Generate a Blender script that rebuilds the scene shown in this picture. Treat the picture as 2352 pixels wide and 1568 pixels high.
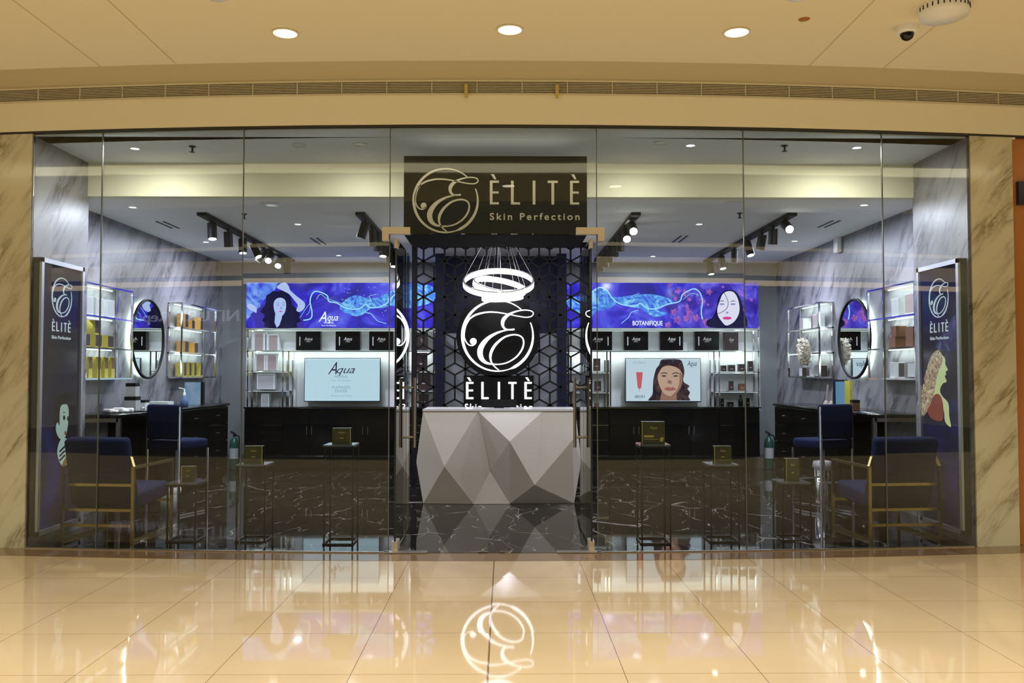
import bpy, bmesh, math, random
from mathutils import Vector, Matrix
from mathutils.geometry import tessellate_polygon
random.seed(7)
PI = math.pi
for o in list(bpy.data.objects): bpy.data.objects.remove(o)
SC = bpy.context.scene
COL = SC.collection

# ------------------------------------------------------------------ camera, world, exposure
F, PW, PH, H = 2000.0, 2352, 1568, 1.32
cd = bpy.data.cameras.new('camera'); cam = bpy.data.objects.new('camera', cd); COL.objects.link(cam)
cd.sensor_width = 36; cd.lens = 36*F/PW; cd.clip_start = .05; cd.clip_end = 100
cam.location = (0, 0, H)
PITCH, YAW = math.atan(71/F), math.atan(17/F)
cam.rotation_euler = (PI/2+PITCH, 0, -YAW)
SC.camera = cam
CR = cam.rotation_euler.to_matrix(); CO = Vector((0, 0, H))
W = bpy.data.worlds.new('world'); SC.world = W; W.use_nodes = True
W.node_tree.nodes['Background'].inputs[0].default_value = (1, .8, .55, 1)
W.node_tree.nodes['Background'].inputs[1].default_value = .05
vs = SC.view_settings; vs.view_transform = 'Standard'; vs.look = 'None'; vs.exposure = 0; vs.gamma = 1
vs.use_curve_mapping = False

def ray(px, py): return CR @ Vector(((px-PW/2)/F, (PH/2-py)/F, -1))
def atY(px, py, Y):
    d = ray(px, py); return CO+d*(Y/d.y)
def atX(px, py, X):
    d = ray(px, py); return CO+d*(X/d.x)
def atZ(px, py, Z):
    d = ray(px, py); return CO+d*((Z-H)/d.z)

def lamp(name, kind, loc, power, col, size=.1, sizey=None, rot=(0, 0, 0), spot=None, spread=None, blend=.5):
    l = bpy.data.lights.new(name, kind); l.energy = power; l.color = col
    if kind == 'AREA':
        l.size = size
        if sizey: l.shape = 'RECTANGLE'; l.size_y = sizey
        else: l.shape = 'DISK'
        if spread: l.spread = spread
    elif kind == 'SPOT':
        l.spot_size = spot or 1.2; l.spot_blend = blend; l.shadow_soft_size = size
    else: l.shadow_soft_size = size
    o = bpy.data.objects.new(name, l); COL.objects.link(o); o.location = loc; o.rotation_euler = rot
    return o
WARM = (1, .95, .72); COOL = (.80, .82, 1); COOLW = (1, .95, .84)
# mall: the lit atrium roof high above the walkway and the soffit downlights
lamp('atrium_light', 'AREA', (0, -1.2, 8.4), 2350, WARM, 16, 9)
# shop interior: soft light of the ceiling downlights
SHOP_P = 1.4
for (x, y, z, p) in ((-2.9, 6.98, 3.1, 10), (-1.2, 6.98, 3.1, 6), (1.1, 6.98, 3.1, 6), (2.8, 6.98, 3.1, 10),
                     (-3.15, 8.0, 2.8, 22), (3.05, 8.0, 2.8, 22), (-1.85, 9.0, 2.8, 26), (1.75, 9.0, 2.8, 26), (-3.2, 10.2, 2.8, 26), (3.1, 10.2, 2.8, 26),
                     (-1.95, 11.2, 2.8, 30), (1.9, 11.2, 2.8, 30), (0, 8.0, 2.8, 18)):
    lamp('downlight_glow', 'AREA', (x, y, z), p*SHOP_P, COOLW if y < 7.5 else COOL, .12)

# ------------------------------------------------------------------ materials
def nt(m):
    m.use_nodes = True; return m.node_tree
def mat(name, c, rough=.5, metal=0, spec=.5, em=None, es=0, coat=0, trans=0):
    m = bpy.data.materials.new(name); t = nt(m); b = t.nodes['Principled BSDF']
    b.inputs['Base Color'].default_value = (*c, 1); b.inputs['Roughness'].default_value = rough
    b.inputs['Metallic'].default_value = metal; b.inputs['Specular IOR Level'].default_value = spec
    b.inputs['Coat Weight'].default_value = coat; b.inputs['Coat Roughness'].default_value = .03
    if em: b.inputs['Emission Color'].default_value = (*em, 1); b.inputs['Emission Strength'].default_value = es
    if trans: b.inputs['Transmission Weight'].default_value = trans
    return m
def srgb(r, g, b):
    f = lambda v: (v/255/12.92) if v/255 <= .04045 else ((v/255+.055)/1.055)**2.4
    return (f(r), f(g), f(b))
def N(t, kind, **kw):
    n = t.nodes.new(kind)
    for k, v in kw.items():
        if k.startswith('i_'): n.inputs[int(k[2:])].default_value = v
        else: setattr(n, k, v)
    return n
def math_n(t, op, a, b=None, c=None):
    n = t.nodes.new('ShaderNodeMath'); n.operation = op
    for i, v in enumerate((a, b, c)):
        if v is None: continue
        if isinstance(v, (int, float)): n.inputs[i].default_value = v
        else: t.links.new(v, n.inputs[i])
    return n.outputs[0]
def ramp(t, fac, stops, interp='LINEAR'):
    n = t.nodes.new('ShaderNodeValToRGB'); n.color_ramp.interpolation = interp
    e = n.color_ramp.elements
    while len(e) < len(stops): e.new(.5)
    for k, (p, c) in zip(e, stops): k.position = p; k.color = (*c, 1)
    t.links.new(fac, n.inputs[0]); return n.outputs[0]

def emis_mat(name, c, s=1.0, gloss=.08):
    return mat(name, (.004, .004, .004), gloss, spec=.3, em=c, es=s)

def marble_wall(name, base, vein, sign=1, rough=.12):
    m = bpy.data.materials.new(name); t = nt(m); b = t.nodes['Principled BSDF']
    g = N(t, 'ShaderNodeNewGeometry'); s = N(t, 'ShaderNodeSeparateXYZ'); t.links.new(g.outputs['Position'], s.inputs[0])
    h = math_n(t, 'MULTIPLY', math_n(t, 'ADD', s.outputs[0], math_n(t, 'MULTIPLY', s.outputs[1], sign)), 1.0)
    al = math_n(t, 'ADD', math_n(t, 'MULTIPLY', h, .62), math_n(t, 'MULTIPLY', s.outputs[2], .78))
    ac = math_n(t, 'ADD', math_n(t, 'MULTIPLY', h, -.78), math_n(t, 'MULTIPLY', s.outputs[2], .62))
    c = N(t, 'ShaderNodeCombineXYZ'); t.links.new(math_n(t, 'MULTIPLY', al, .8), c.inputs[0]); t.links.new(math_n(t, 'MULTIPLY', ac, 3.4), c.inputs[1])
    n1 = N(t, 'ShaderNodeTexNoise'); n1.inputs['Scale'].default_value = 2.6; n1.inputs['Detail'].default_value = 9; n1.inputs['Roughness'].default_value = .68; n1.inputs['Distortion'].default_value = .35
    t.links.new(c.outputs[0], n1.inputs['Vector'])
    rd = math_n(t, 'ABSOLUTE', math_n(t, 'SUBTRACT', n1.outputs[0], .5))
    v1 = ramp(t, rd, [(0, (1, 1, 1)), (.025, (.6, .6, .6)), (.09, (0, 0, 0))])
    n2 = N(t, 'ShaderNodeTexNoise'); n2.inputs['Scale'].default_value = 1.9; n2.inputs['Detail'].default_value = 3
    t.links.new(c.outputs[0], n2.inputs['Vector'])
    v2 = ramp(t, n2.outputs[0], [(.42, (0, 0, 0)), (.68, (1, 1, 1))])
    fac = math_n(t, 'MULTIPLY', v1, v2); fac2 = math_n(t, 'ADD', fac, math_n(t, 'MULTIPLY', v2, .16))
    mx = N(t, 'ShaderNodeMix', data_type='RGBA'); t.links.new(fac2, mx.inputs[0])
    mx.inputs[6].default_value = (*base, 1); mx.inputs[7].default_value = (*vein, 1)
    t.links.new(mx.outputs[2], b.inputs['Base Color']); b.inputs['Roughness'].default_value = rough
    return m

def dark_marble(name):
    m = bpy.data.materials.new(name); t = nt(m); b = t.nodes['Principled BSDF']
    g = N(t, 'ShaderNodeNewGeometry'); mp = N(t, 'ShaderNodeMapping'); t.links.new(g.outputs['Position'], mp.inputs[0])
    nz = N(t, 'ShaderNodeTexNoise'); nz.inputs['Scale'].default_value = 2.5; nz.inputs['Detail'].default_value = 5; t.links.new(mp.outputs[0], nz.inputs['Vector'])
    ad = N(t, 'ShaderNodeVectorMath', operation='MULTIPLY_ADD'); t.links.new(nz.outputs['Color'], ad.inputs[0]); ad.inputs[1].default_value = (.35, .35, 0); t.links.new(mp.outputs[0], ad.inputs[2])
    acc = None
    for sc, wd, rot in ((1.5, .0045, .6), (3.2, .0045, -.7)):
        mp2 = N(t, 'ShaderNodeMapping'); mp2.inputs['Rotation'].default_value = (0, 0, rot); mp2.inputs['Scale'].default_value = (1, .3, 1); t.links.new(ad.outputs[0], mp2.inputs[0])
        vo = N(t, 'ShaderNodeTexVoronoi', feature='DISTANCE_TO_EDGE'); vo.inputs['Scale'].default_value = sc; t.links.new(mp2.outputs[0], vo.inputs['Vector'])
        r = ramp(t, vo.outputs['Distance'], [(0, (1, 1, 1)), (wd, (.5, .5, .5)), (wd*2.2, (0, 0, 0))])
        n2 = N(t, 'ShaderNodeTexNoise'); n2.inputs['Scale'].default_value = 1.8*sc; t.links.new(mp.outputs[0], n2.inputs['Vector'])
        r = math_n(t, 'MULTIPLY', r, ramp(t, n2.outputs[0], [(.45, (0, 0, 0)), (.62, (1, 1, 1))]))
        acc = r if acc is None else math_n(t, 'MAXIMUM', acc, r)
    mx = N(t, 'ShaderNodeMix', data_type='RGBA'); t.links.new(acc, mx.inputs[0])
    mx.inputs[6].default_value = (.011, .009, .008, 1); mx.inputs[7].default_value = (.42, .38, .34, 1)
    t.links.new(mx.outputs[2], b.inputs['Base Color']); b.inputs['Roughness'].default_value = .04; b.inputs['Specular IOR Level'].default_value = .55
    return m

def tile_floor(name):
    m = bpy.data.materials.new(name); t = nt(m); b = t.nodes['Principled BSDF']
    g = N(t, 'ShaderNodeNewGeometry'); s = N(t, 'ShaderNodeSeparateXYZ'); t.links.new(g.outputs['Position'], s.inputs[0])
    def line(o, off, w):
        a = math_n(t, 'ADD', o, off); a = math_n(t, 'DIVIDE', a, .6); a = math_n(t, 'FRACT', a)
        a = math_n(t, 'ABSOLUTE', math_n(t, 'SUBTRACT', a, .5)); return math_n(t, 'GREATER_THAN', a, .5-w/.6)
    lx = line(s.outputs[0], .073+60, .0017); ly = line(s.outputs[1], 60-3.865, .0017)
    cx = math_n(t, 'LESS_THAN', math_n(t, 'ABSOLUTE', math_n(t, 'ADD', s.outputs[0], .073)), .0045)
    lm = math_n(t, 'MAXIMUM', math_n(t, 'MAXIMUM', lx, ly), cx)
    n2 = N(t, 'ShaderNodeTexNoise'); n2.inputs['Scale'].default_value = 1.3; n2.inputs['Detail'].default_value = 3; t.links.new(g.outputs['Position'], n2.inputs['Vector'])
    base = ramp(t, n2.outputs[0], [(.3, (.55, .42, .28)), (.7, (.62, .48, .33))])
    mx = N(t, 'ShaderNodeMix', data_type='RGBA'); t.links.new(lm, mx.inputs[0]); t.links.new(base, mx.inputs[6]); mx.inputs[7].default_value = (.20, .13, .07, 1)
    t.links.new(mx.outputs[2], b.inputs['Base Color']); b.inputs['Roughness'].default_value = .035; b.inputs['Specular IOR Level'].default_value = .5
    # each tile lies a hair out of level: a tiny tilt per tile
    fx = math_n(t, 'FLOOR', math_n(t, 'DIVIDE', math_n(t, 'ADD', s.outputs[0], .073+60), .6)); fy = math_n(t, 'FLOOR', math_n(t, 'DIVIDE', math_n(t, 'ADD', s.outputs[1], 60-3.865), .6))
    c = N(t, 'ShaderNodeCombineXYZ'); t.links.new(fx, c.inputs[0]); t.links.new(fy, c.inputs[1])
    wn = N(t, 'ShaderNodeTexWhiteNoise'); t.links.new(c.outputs[0], wn.inputs['Vector'])
    v1 = N(t, 'ShaderNodeVectorMath', operation='SUBTRACT'); t.links.new(wn.outputs['Color'], v1.inputs[0]); v1.inputs[1].default_value = (.5, .5, .5)
    v2 = N(t, 'ShaderNodeVectorMath', operation='MULTIPLY_ADD'); t.links.new(v1.outputs[0], v2.inputs[0]); v2.inputs[1].default_value = (.003, .003, 0); t.links.new(g.outputs['Normal'], v2.inputs[2])
    v3 = N(t, 'ShaderNodeVectorMath', operation='NORMALIZE'); t.links.new(v2.outputs[0], v3.inputs[0]); t.links.new(v3.outputs[0], b.inputs['Normal'])
    return m

def glass_mat(name, tint=(.93, .97, .95)):
    m = bpy.data.materials.new(name); t = nt(m); t.nodes.clear()
    o = N(t, 'ShaderNodeOutputMaterial'); mx = N(t, 'ShaderNodeMixShader'); tr = N(t, 'ShaderNodeBsdfTransparent'); gl = N(t, 'ShaderNodeBsdfGlossy')
    fr = N(t, 'ShaderNodeFresnel'); fr.inputs[0].default_value = 1.5
    tr.inputs[0].default_value = (*tint, 1); gl.inputs['Roughness'].default_value = 0.0
    t.links.new(fr.outputs[0], mx.inputs[0]); t.links.new(tr.outputs[0], mx.inputs[1]); t.links.new(gl.outputs[0], mx.inputs[2]); t.links.new(mx.outputs[0], o.inputs[0])
    return m

def banner_mat(name, stops, scale=1.0, strength=1.0, dist=2.5, off=0):
    m = bpy.data.materials.new(name); t = nt(m); b = t.nodes['Principled BSDF']
    g = N(t, 'ShaderNodeNewGeometry'); mp = N(t, 'ShaderNodeMapping'); t.links.new(g.outputs['Position'], mp.inputs[0]); mp.inputs['Location'].default_value = (off, 0, 0)
    n1 = N(t, 'ShaderNodeTexNoise'); n1.inputs['Scale'].default_value = scale; n1.inputs['Detail'].default_value = 6; n1.inputs['Distortion'].default_value = dist; t.links.new(mp.outputs[0], n1.inputs['Vector'])
    c = ramp(t, n1.outputs[0], stops); b.inputs['Base Color'].default_value = (.01, .01, .02, 1); b.inputs['Roughness'].default_value = .1; b.inputs['Specular IOR Level'].default_value = .2
    t.links.new(c, b.inputs['Emission Color']); b.inputs['Emission Strength'].default_value = strength
    return m

M = {}
M['tile'] = tile_floor('polished_beige_tile')
M['strip'] = mat('brown_polished_stone', (.22, .14, .08), .05)
M['shopfloor'] = dark_marble('black_veined_marble')
M['marble_y'] = marble_wall('cream_veined_marble', (.60, .56, .42), (.26, .21, .12), -1, .15)
M['marble_l'] = marble_wall('white_veined_marble', (.26, .25, .275), (.045, .042, .05), 1, .42)
M['marble_r'] = marble_wall('white_veined_marble_right', (.26, .25, .275), (.045, .042, .05), -1, .42)
M['paint'] = mat('cream_ceiling_paint', (.76, .70, .53), .7)
M['paint2'] = mat('cream_fascia_paint', (.76, .70, .54), .6)
M['shopceil'] = mat('white_ceiling_paint', (.86, .86, .86), .8)
M['bulk'] = mat('bulkhead_paint', (.80, .76, .60), .7)
M['wallpaint'] = mat('grey_wall_paint', (.23, .24, .25), .6)
M['whitepanel'] = mat('white_back_panel', (.62, .64, .64), .6)
M['black'] = mat('black_gloss', (.004, .004, .0045), .12, spec=.4)
M['blackm'] = mat('black_matt_metal', (.008, .008, .009), .5, spec=.2)
M['velvetblk'] = mat('black_underside', (.004, .004, .005), .8, spec=.1)
M['signblk'] = mat('black_sign_panel', (.004, .004, .004), .4, spec=.15)
M['chrome'] = mat('polished_chrome', (.75, .75, .76), .08, 1)
M['steel'] = mat('brushed_steel', (.55, .5, .42), .28, 1)
M['fitting'] = mat('satin_door_fitting', (.62, .54, .42), .35, .6)
M['gold'] = mat('brushed_gold_metal', (.50, .38, .17), .25, 1)
M['glass'] = glass_mat('clear_glass')
M['joint'] = mat('silicone_joint', (.10, .11, .09), .4)
M['jointl'] = mat('dark_head_channel', (.02, .018, .012), .5)
M['mirror'] = mat('mirror', (.85, .88, .88), .01, 1)
M['navy'] = mat('navy_velvet', (.006, .010, .042), .9, spec=.15)
M['navyw'] = mat('navy_panel', (.012, .016, .055), .3)
M['white'] = mat('white_plastic', (.8, .8, .8), .4)
M['counter'] = mat('counter_lacquer', (.58, .55, .49), .16, coat=.3)
M['glow'] = emis_mat('led_white', (1, .97, 1), 3)
M['glowb'] = emis_mat('sign_led', (.93, .93, 1), 3.2)
M['lampw'] = emis_mat('lamp_warm', (1, .88, .66), 9)
M['lampc'] = emis_mat('lamp_cool', (1, 1, 1), 7)
M['lampx'] = emis_mat('lamp_bright', (1, .98, .9), 30)
M['offlamp'] = mat('unlit_lamp', (.75, .75, .72), .3)
M['led'] = emis_mat('shelf_led', (.86, .97, 1), 1.6)
M['grille'] = mat('grille_slats', (.58, .52, .38), .5)
M['void'] = mat('dark_duct', (.05, .035, .02), .9)
M['green'] = mat('green_enamel', (.02, .10, .07), .3)
M['tag'] = mat('paper_label', (.55, .55, .55), .6)
M['goldbox'] = mat('gold_card', (.42, .36, .07), .4)
M['oranbox'] = mat('orange_card', (.45, .25, .05), .4)
M['brownbox'] = mat('brown_card', (.14, .06, .03), .4)
M['darkbox'] = mat('dark_card', (.035, .022, .02), .35)
M['greybox'] = mat('grey_card', (.42, .42, .44), .4)
M['pinkbox'] = mat('dusty_pink_card', (.36, .28, .27), .4)
M['whitebox'] = mat('white_card', (.66, .70, .70), .4)
M['olive'] = mat('dark_gold_card', (.06, .05, .018), .3)
M['goldink'] = mat('gold_ink', (.6, .45, .15), .3, .5)
M['silverink'] = mat('silver_ink', (.6, .58, .55), .3, .3)
M['bluecard'] = emis_mat('blue_display_card', srgb(120, 170, 215), .6)
M['yellow'] = mat('yellow_card', (.5, .45, .05), .5)
M['flower'] = mat('cream_petal', (.55, .50, .40), .8)
M['bag'] = mat('clear_plastic_bag', (.5, .5, .5), .2, trans=.5)
M['orange'] = mat('orange_panel', (.45, .17, .04), .4)
M['rust'] = mat('rust_stain', (.35, .16, .05), .9)
M['slate'] = mat('grey_plinth', (.16, .15, .13), .4)

# ------------------------------------------------------------------ object helpers
def tag(o, label=None, cat=None, group=None, kind=None):
    if label: o['label'] = label
    if cat: o['category'] = cat
    if group: o['group'] = group
    if kind: o['kind'] = kind
    return o
def thing(name, label, cat, loc=(0, 0, 0), rz=0, group=None):
    o = bpy.data.objects.new(name, None); COL.objects.link(o); o.empty_display_size = .1
    o.location = loc; o.rotation_euler = (0, 0, rz)
    return tag(o, label, cat, group)
def wloc(p):
    v = Vector((0, 0, 0))
    while p: v += p.location; p = p.parent
    return v
def copy_tree(o, parent=None, loc=None, rz=None, label=None, group=None):
    c = o.copy(); COL.objects.link(c); c.parent = parent
    if loc is not None: c.location = loc
    if rz is not None: c.rotation_euler = (0, 0, rz)
    if label: c['label'] = label
    if group: c['group'] = group
    for ch in o.children: copy_tree(ch, c)
    return c
class Fr:
    def __init__(s, o, u, v): s.o = Vector(o); s.u = Vector(u); s.v = Vector(v); s.n = s.u.cross(s.v)
    def p(s, a, b, c=0): return s.o+s.u*a+s.v*b+s.n*c
    def uv(s, P): d = P-s.o; return (d.dot(s.u), d.dot(s.v))
def FRONT(Y): return Fr((0, Y, 0), (1, 0, 0), (0, 0, 1))
def LEFTW(X): return Fr((X, 0, 0), (0, 1, 0), (0, 0, 1))
def RIGHTW(X): return Fr((X, 0, 0), (0, -1, 0), (0, 0, 1))
def crom(pts, n=8, closed=False):
    out = []; L = len(pts)
    rng = range(L if closed else L-1)
    for i in rng:
        if closed: p = [pts[(i+k-1) % L] for k in range(4)]
        else: p = [pts[max(0, min(L-1, i+k-1))] for k in range(4)]
        for j in range(n):
            t = j/n
            out.append(tuple(.5*((2*p[1][k])+(-p[0][k]+p[2][k])*t+(2*p[0][k]-5*p[1][k]+4*p[2][k]-p[3][k])*t*t+(-p[0][k]+3*p[1][k]-3*p[2][k]+p[3][k])*t**3) for k in range(len(p[0]))))
    if not closed: out.append(tuple(pts[-1]))
    return out
TXT = {}
def text_mesh(s, shear=0, spacing=1.0, bold=0.0):
    key = (s, shear, spacing, bold)
    if key in TXT: return TXT[key]
    c = bpy.data.curves.new('t', 'FONT'); c.body = s; c.size = 1; c.shear = shear; c.space_character = spacing; c.fill_mode = 'FRONT'; c.offset = bold; c.resolution_u = 4
    o = bpy.data.objects.new('t', c); COL.objects.link(o)
    bpy.context.view_layer.update()
    me = bpy.data.meshes.new_from_object(o.evaluated_get(bpy.context.evaluated_depsgraph_get()))
    bpy.data.objects.remove(o)
    bm = bmesh.new(); bm.from_mesh(me)
    r = bmesh.ops.extrude_face_region(bm, geom=bm.faces[:])
    for e in r['geom']:
        if isinstance(e, bmesh.types.BMVert): e.co.z -= 1
    vs_ = [v.co.copy() for v in bm.verts]
    bm.verts.index_update(); fs = [[v.index for v in f.verts] for f in bm.faces]
    bm.free()
    xs = [v.x for v in vs_] or [0, 1]
    TXT[key] = (vs_, fs, min(xs), max(xs)); return TXT[key]

class MB:
    def __init__(s): s.v = []; s.f = []; s.m = []; s.s = []
    def add(s, vs_, fs, m=0, sm=False):
        b = len(s.v); s.v += [tuple(v) for v in vs_]
        for f in fs: s.f.append([b+i for i in f]); s.m.append(m); s.s.append(sm)
        return s
    def box(s, x0, x1, y0, y1, z0, z1, m=0):
        x0, x1 = min(x0, x1), max(x0, x1); y0, y1 = min(y0, y1), max(y0, y1); z0, z1 = min(z0, z1), max(z0, z1)
        return s.add([(x0, y0, z0), (x1, y0, z0), (x1, y1, z0), (x0, y1, z0), (x0, y0, z1), (x1, y0, z1), (x1, y1, z1), (x0, y1, z1)],
                     [(0, 3, 2, 1), (4, 5, 6, 7), (0, 1, 5, 4), (1, 2, 6, 5), (2, 3, 7, 6), (3, 0, 4, 7)], m)
    def rbox(s, x0, x1, y0, y1, z0, z1, r=.02, seg=3, m=0, mtx=None):
        bm = bmesh.new(); bmesh.ops.create_cube(bm, size=1)
        for v in bm.verts: v.co = Vector(((x0+x1)/2+v.co.x*(x1-x0), (y0+y1)/2+v.co.y*(y1-y0), (z0+z1)/2+v.co.z*(z1-z0)))
        bmesh.ops.bevel(bm, geom=bm.edges[:], offset=r, segments=seg, profile=.5, affect='EDGES')
        bm.verts.index_update()
        vs_ = [mtx @ v.co if mtx else v.co for v in bm.verts]
        s.add(vs_, [[v.index for v in f.verts] for f in bm.faces], m, True); bm.free(); return s
    def bar(s, p0, p1, w, h=None, m=0, up=(0, 0, 1)):
        p0, p1 = Vector(p0), Vector(p1); h = h or w; d = (p1-p0).normalized(); up = Vector(up)
        if abs(d.dot(up)) > .95: up = Vector((0, 1, 0))
        a = d.cross(up).normalized(); b = a.cross(d)
        vs_ = [q+a*i*w/2+b*j*h/2 for q in (p0, p1) for (i, j) in ((-1, -1), (1, -1), (1, 1), (-1, 1))]
        return s.add(vs_, [(0, 3, 2, 1), (4, 5, 6, 7), (0, 1, 5, 4), (1, 2, 6, 5), (2, 3, 7, 6), (3, 0, 4, 7)], m)
    def cyl(s, p0, p1, r0, r1=None, seg=16, m=0):
        p0, p1 = Vector(p0), Vector(p1); r1 = r0 if r1 is None else r1; d = (p1-p0).normalized()
        up = Vector((0, 0, 1)) if abs(d.z) < .9 else Vector((1, 0, 0)); a = d.cross(up).normalized(); b = d.cross(a)
        vs_ = [q+(a*math.cos(2*PI*k/seg)+b*math.sin(2*PI*k/seg))*r for q, r in ((p0, r0), (p1, r1)) for k in range(seg)]
        s.add(vs_, [(k, (k+1) % seg, seg+(k+1) % seg, seg+k) for k in range(seg)], m, True)
        s.add(vs_[:seg], [list(range(seg))[::-1]], m); s.add(vs_[seg:], [list(range(seg))], m); return s
    def lathe(s, prof, c=(0, 0, 0), seg=20, m=0, R=None):
        vs_ = []
        for r, z in prof:
            for k in range(seg):
                v = Vector((r*math.cos(2*PI*k/seg), r*math.sin(2*PI*k/seg), z))
                if R is not None: v = R @ v
                vs_.append(Vector(c)+v)
        n = len(prof)
        fs = [(i*seg+k, i*seg+(k+1) % seg, (i+1)*seg+(k+1) % seg, (i+1)*seg+k) for i in range(n-1) for k in range(seg)]
        return s.add(vs_, fs, m, True)
    def sweep(s, path, r, seg=8, closed=False, m=0):
        L = len(path); P = [Vector(p) for p in path]; vs_ = []
        for i in range(L):
            d = (P[(i+1) % L]-P[i-1]) if closed else (P[min(i+1, L-1)]-P[max(i-1, 0)])
            d.normalize(); up = Vector((0, 0, 1)) if abs(d.z) < .9 else Vector((1, 0, 0)); a = d.cross(up).normalized(); b = d.cross(a)
            vs_ += [P[i]+(a*math.cos(2*PI*k/seg)+b*math.sin(2*PI*k/seg))*r for k in range(seg)]
        fs = [(i*seg+k, i*seg+(k+1) % seg, ((i+1) % L)*seg+(k+1) % seg, ((i+1) % L)*seg+k) for i in range(L if closed else L-1) for k in range(seg)]
        return s.add(vs_, fs, m, True)
    def poly(s, fr, pts, off=0.0, th=.001, m=0):
        n = len(pts); tr = tessellate_polygon([[Vector((a, b, 0)) for a, b in pts]])
        vs_ = [fr.p(a, b, off+th) for a, b in pts]+[fr.p(a, b, off) for a, b in pts]
        ar = sum(pts[i][0]*pts[(i+1) % n][1]-pts[(i+1) % n][0]*pts[i][1] for i in range(n))
        fs = []
        for t in tr:
            t = list(t); (a, b, c) = [pts[i] for i in t]
            if (b[0]-a[0])*(c[1]-a[1])-(b[1]-a[1])*(c[0]-a[0]) < 0: t = t[::-1]
            fs.append(t)
        for i in range(n):
            j = (i+1) % n; fs.append((i, n+i, n+j, j) if ar > 0 else (j, n+j, n+i, i))
        return s.add(vs_, fs, m)
    def text(s, fr, txt, u, v, size, off=0.0, th=.002, m=0, xs=1.0, shear=0, align='c', spacing=1.0, bold=0.0, fit=None):
        vs_, fs, x0, x1 = text_mesh(txt, shear, spacing, bold)
        if fit: xs = fit/((x1-x0)*size)
        sh = {'c': (x0+x1)/2, 'l': x0, 'r': x1}[align]
        return s.add([fr.p(u+(q.x-sh)*size*xs, v+q.y*size, off+th+q.z*th) for q in vs_], fs, m)
    def ribbon(s, fr, pts, off=0.0, th=.004, m=0, n=6, closed=False):
        P = crom(pts, n, closed); L = len(P); vs_ = []; fs = []
        for i in range(L):
            a = P[(i+1) % L] if (closed or i < L-1) else P[i]; b = P[i-1] if (closed or i > 0) else P[i]
            dx, dy = a[0]-b[0], a[1]-b[1]; l = math.hypot(dx, dy) or 1; nx, ny = -dy/l, dx/l; w = P[i][2]/2
            for e in (1, -1):
                for o_ in (off+th, off): vs_.append(fr.p(P[i][0]+nx*w*e, P[i][1]+ny*w*e, o_))
        for i in range(L if closed else L-1):
            a = i*4; b = ((i+1) % L)*4
            fs += [(a, a+2, b+2, b), (a+1, b+1, b+3, a+3), (a, b, b+1, a+1), (a+2, a+3, b+3, b+2)]
        if not closed: fs += [(0, 1, 3, 2), ((L-1)*4, (L-1)*4+2, (L-1)*4+3, (L-1)*4+1)]
        return s.add(vs_, fs, m)
    def build(s, name, mats, parent=None, world=False, origin=None):
        me = bpy.data.meshes.new(name)
        mats = mats if isinstance(mats, (list, tuple)) else [mats]
        V = [Vector(v) for v in s.v]
        if parent is not None:
            org = wloc(parent) if world else Vector((0, 0, 0)); loc = Vector((0, 0, 0))
        else:
            if origin is None:
                xs = [v.x for v in V]; ys = [v.y for v in V]; zs = [v.z for v in V]
                origin = ((min(xs)+max(xs))/2, (min(ys)+max(ys))/2, min(zs))
            org = Vector(origin); loc = Vector(origin)
        me.from_pydata([v-org for v in V], [], s.f)
        for m_ in mats: me.materials.append(M[m_] if isinstance(m_, str) else m_)
        for p, mi, sm in zip(me.polygons, s.m, s.s): p.material_index = mi; p.use_smooth = sm
        me.update()
        o = bpy.data.objects.new(name, me); COL.objects.link(o); o.location = loc
        if parent is not None: o.parent = parent
        return o
def struct(name, mb, mats, parent=None):
    o = mb.build(name, mats, parent, world=bool(parent))
    if parent is None: o['kind'] = 'structure'
    return o

# the round emblem with the script letter (coordinates: unit circle)
def E_(x, y, w): return ((x-1188)/380, (590-y)/380, w)
EM_TOP = [E_(*p) for p in [(868, 446, .03), (900, 410, .05), (960, 372, .055), (1050, 348, .05), (1130, 343, .045), (1210, 350, .04), (1300, 366, .035), (1400, 386, .035), (1480, 397, .035), (1532, 390, .035), (1556, 368, .035), (1553, 343, .035), (1525, 328, .035), (1475, 322, .035), (1415, 328, .04), (1350, 346, .055), (1290, 378, .085), (1250, 418, .11), (1238, 460, .10), (1248, 500, .07), (1280, 524, .05), (1330, 526, .05), (1362, 522, .055)]]
EM_LOW = [E_(*p) for p in [(1300, 530, .03), (1240, 540, .05), (1170, 565, .07), (1095, 610, .10), (1035, 675, .14), (1005, 745, .16), (1015, 815, .14), (1060, 865, .09), (1130, 884, .05), (1220, 884, .04), (1300, 862, .045), (1380, 810, .05), (1435, 740, .055), (1457, 670, .05), (1445, 612, .045), (1395, 582, .045), (1325, 582, .05), (1245, 612, .06), (1165, 682, .08), (1120, 760, .085), (1113, 830, .065), (1135, 885, .045), (1170, 922, .04), (1200, 944, .03)]]
EM_CURL = [E_(*p) for p in [(905, 405, .03), (862, 470, .045), (842, 540, .05), (840, 600, .045), (858, 650, .04), (890, 685, .04), (930, 690, .04), (958, 668, .04)]]
EM_RING = []
for k in range(41):
    a = math.radians(47+k*(340-5)/40); kk = k/40
    w = .035+.05*math.sin(PI*min(1, kk*1.3))**2 if kk < .75 else .035+.05*max(0, math.sin(PI*(kk-.55)/.45))
    EM_RING.append((.965*math.cos(a), .965*math.sin(a), max(w, .03)))
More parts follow.
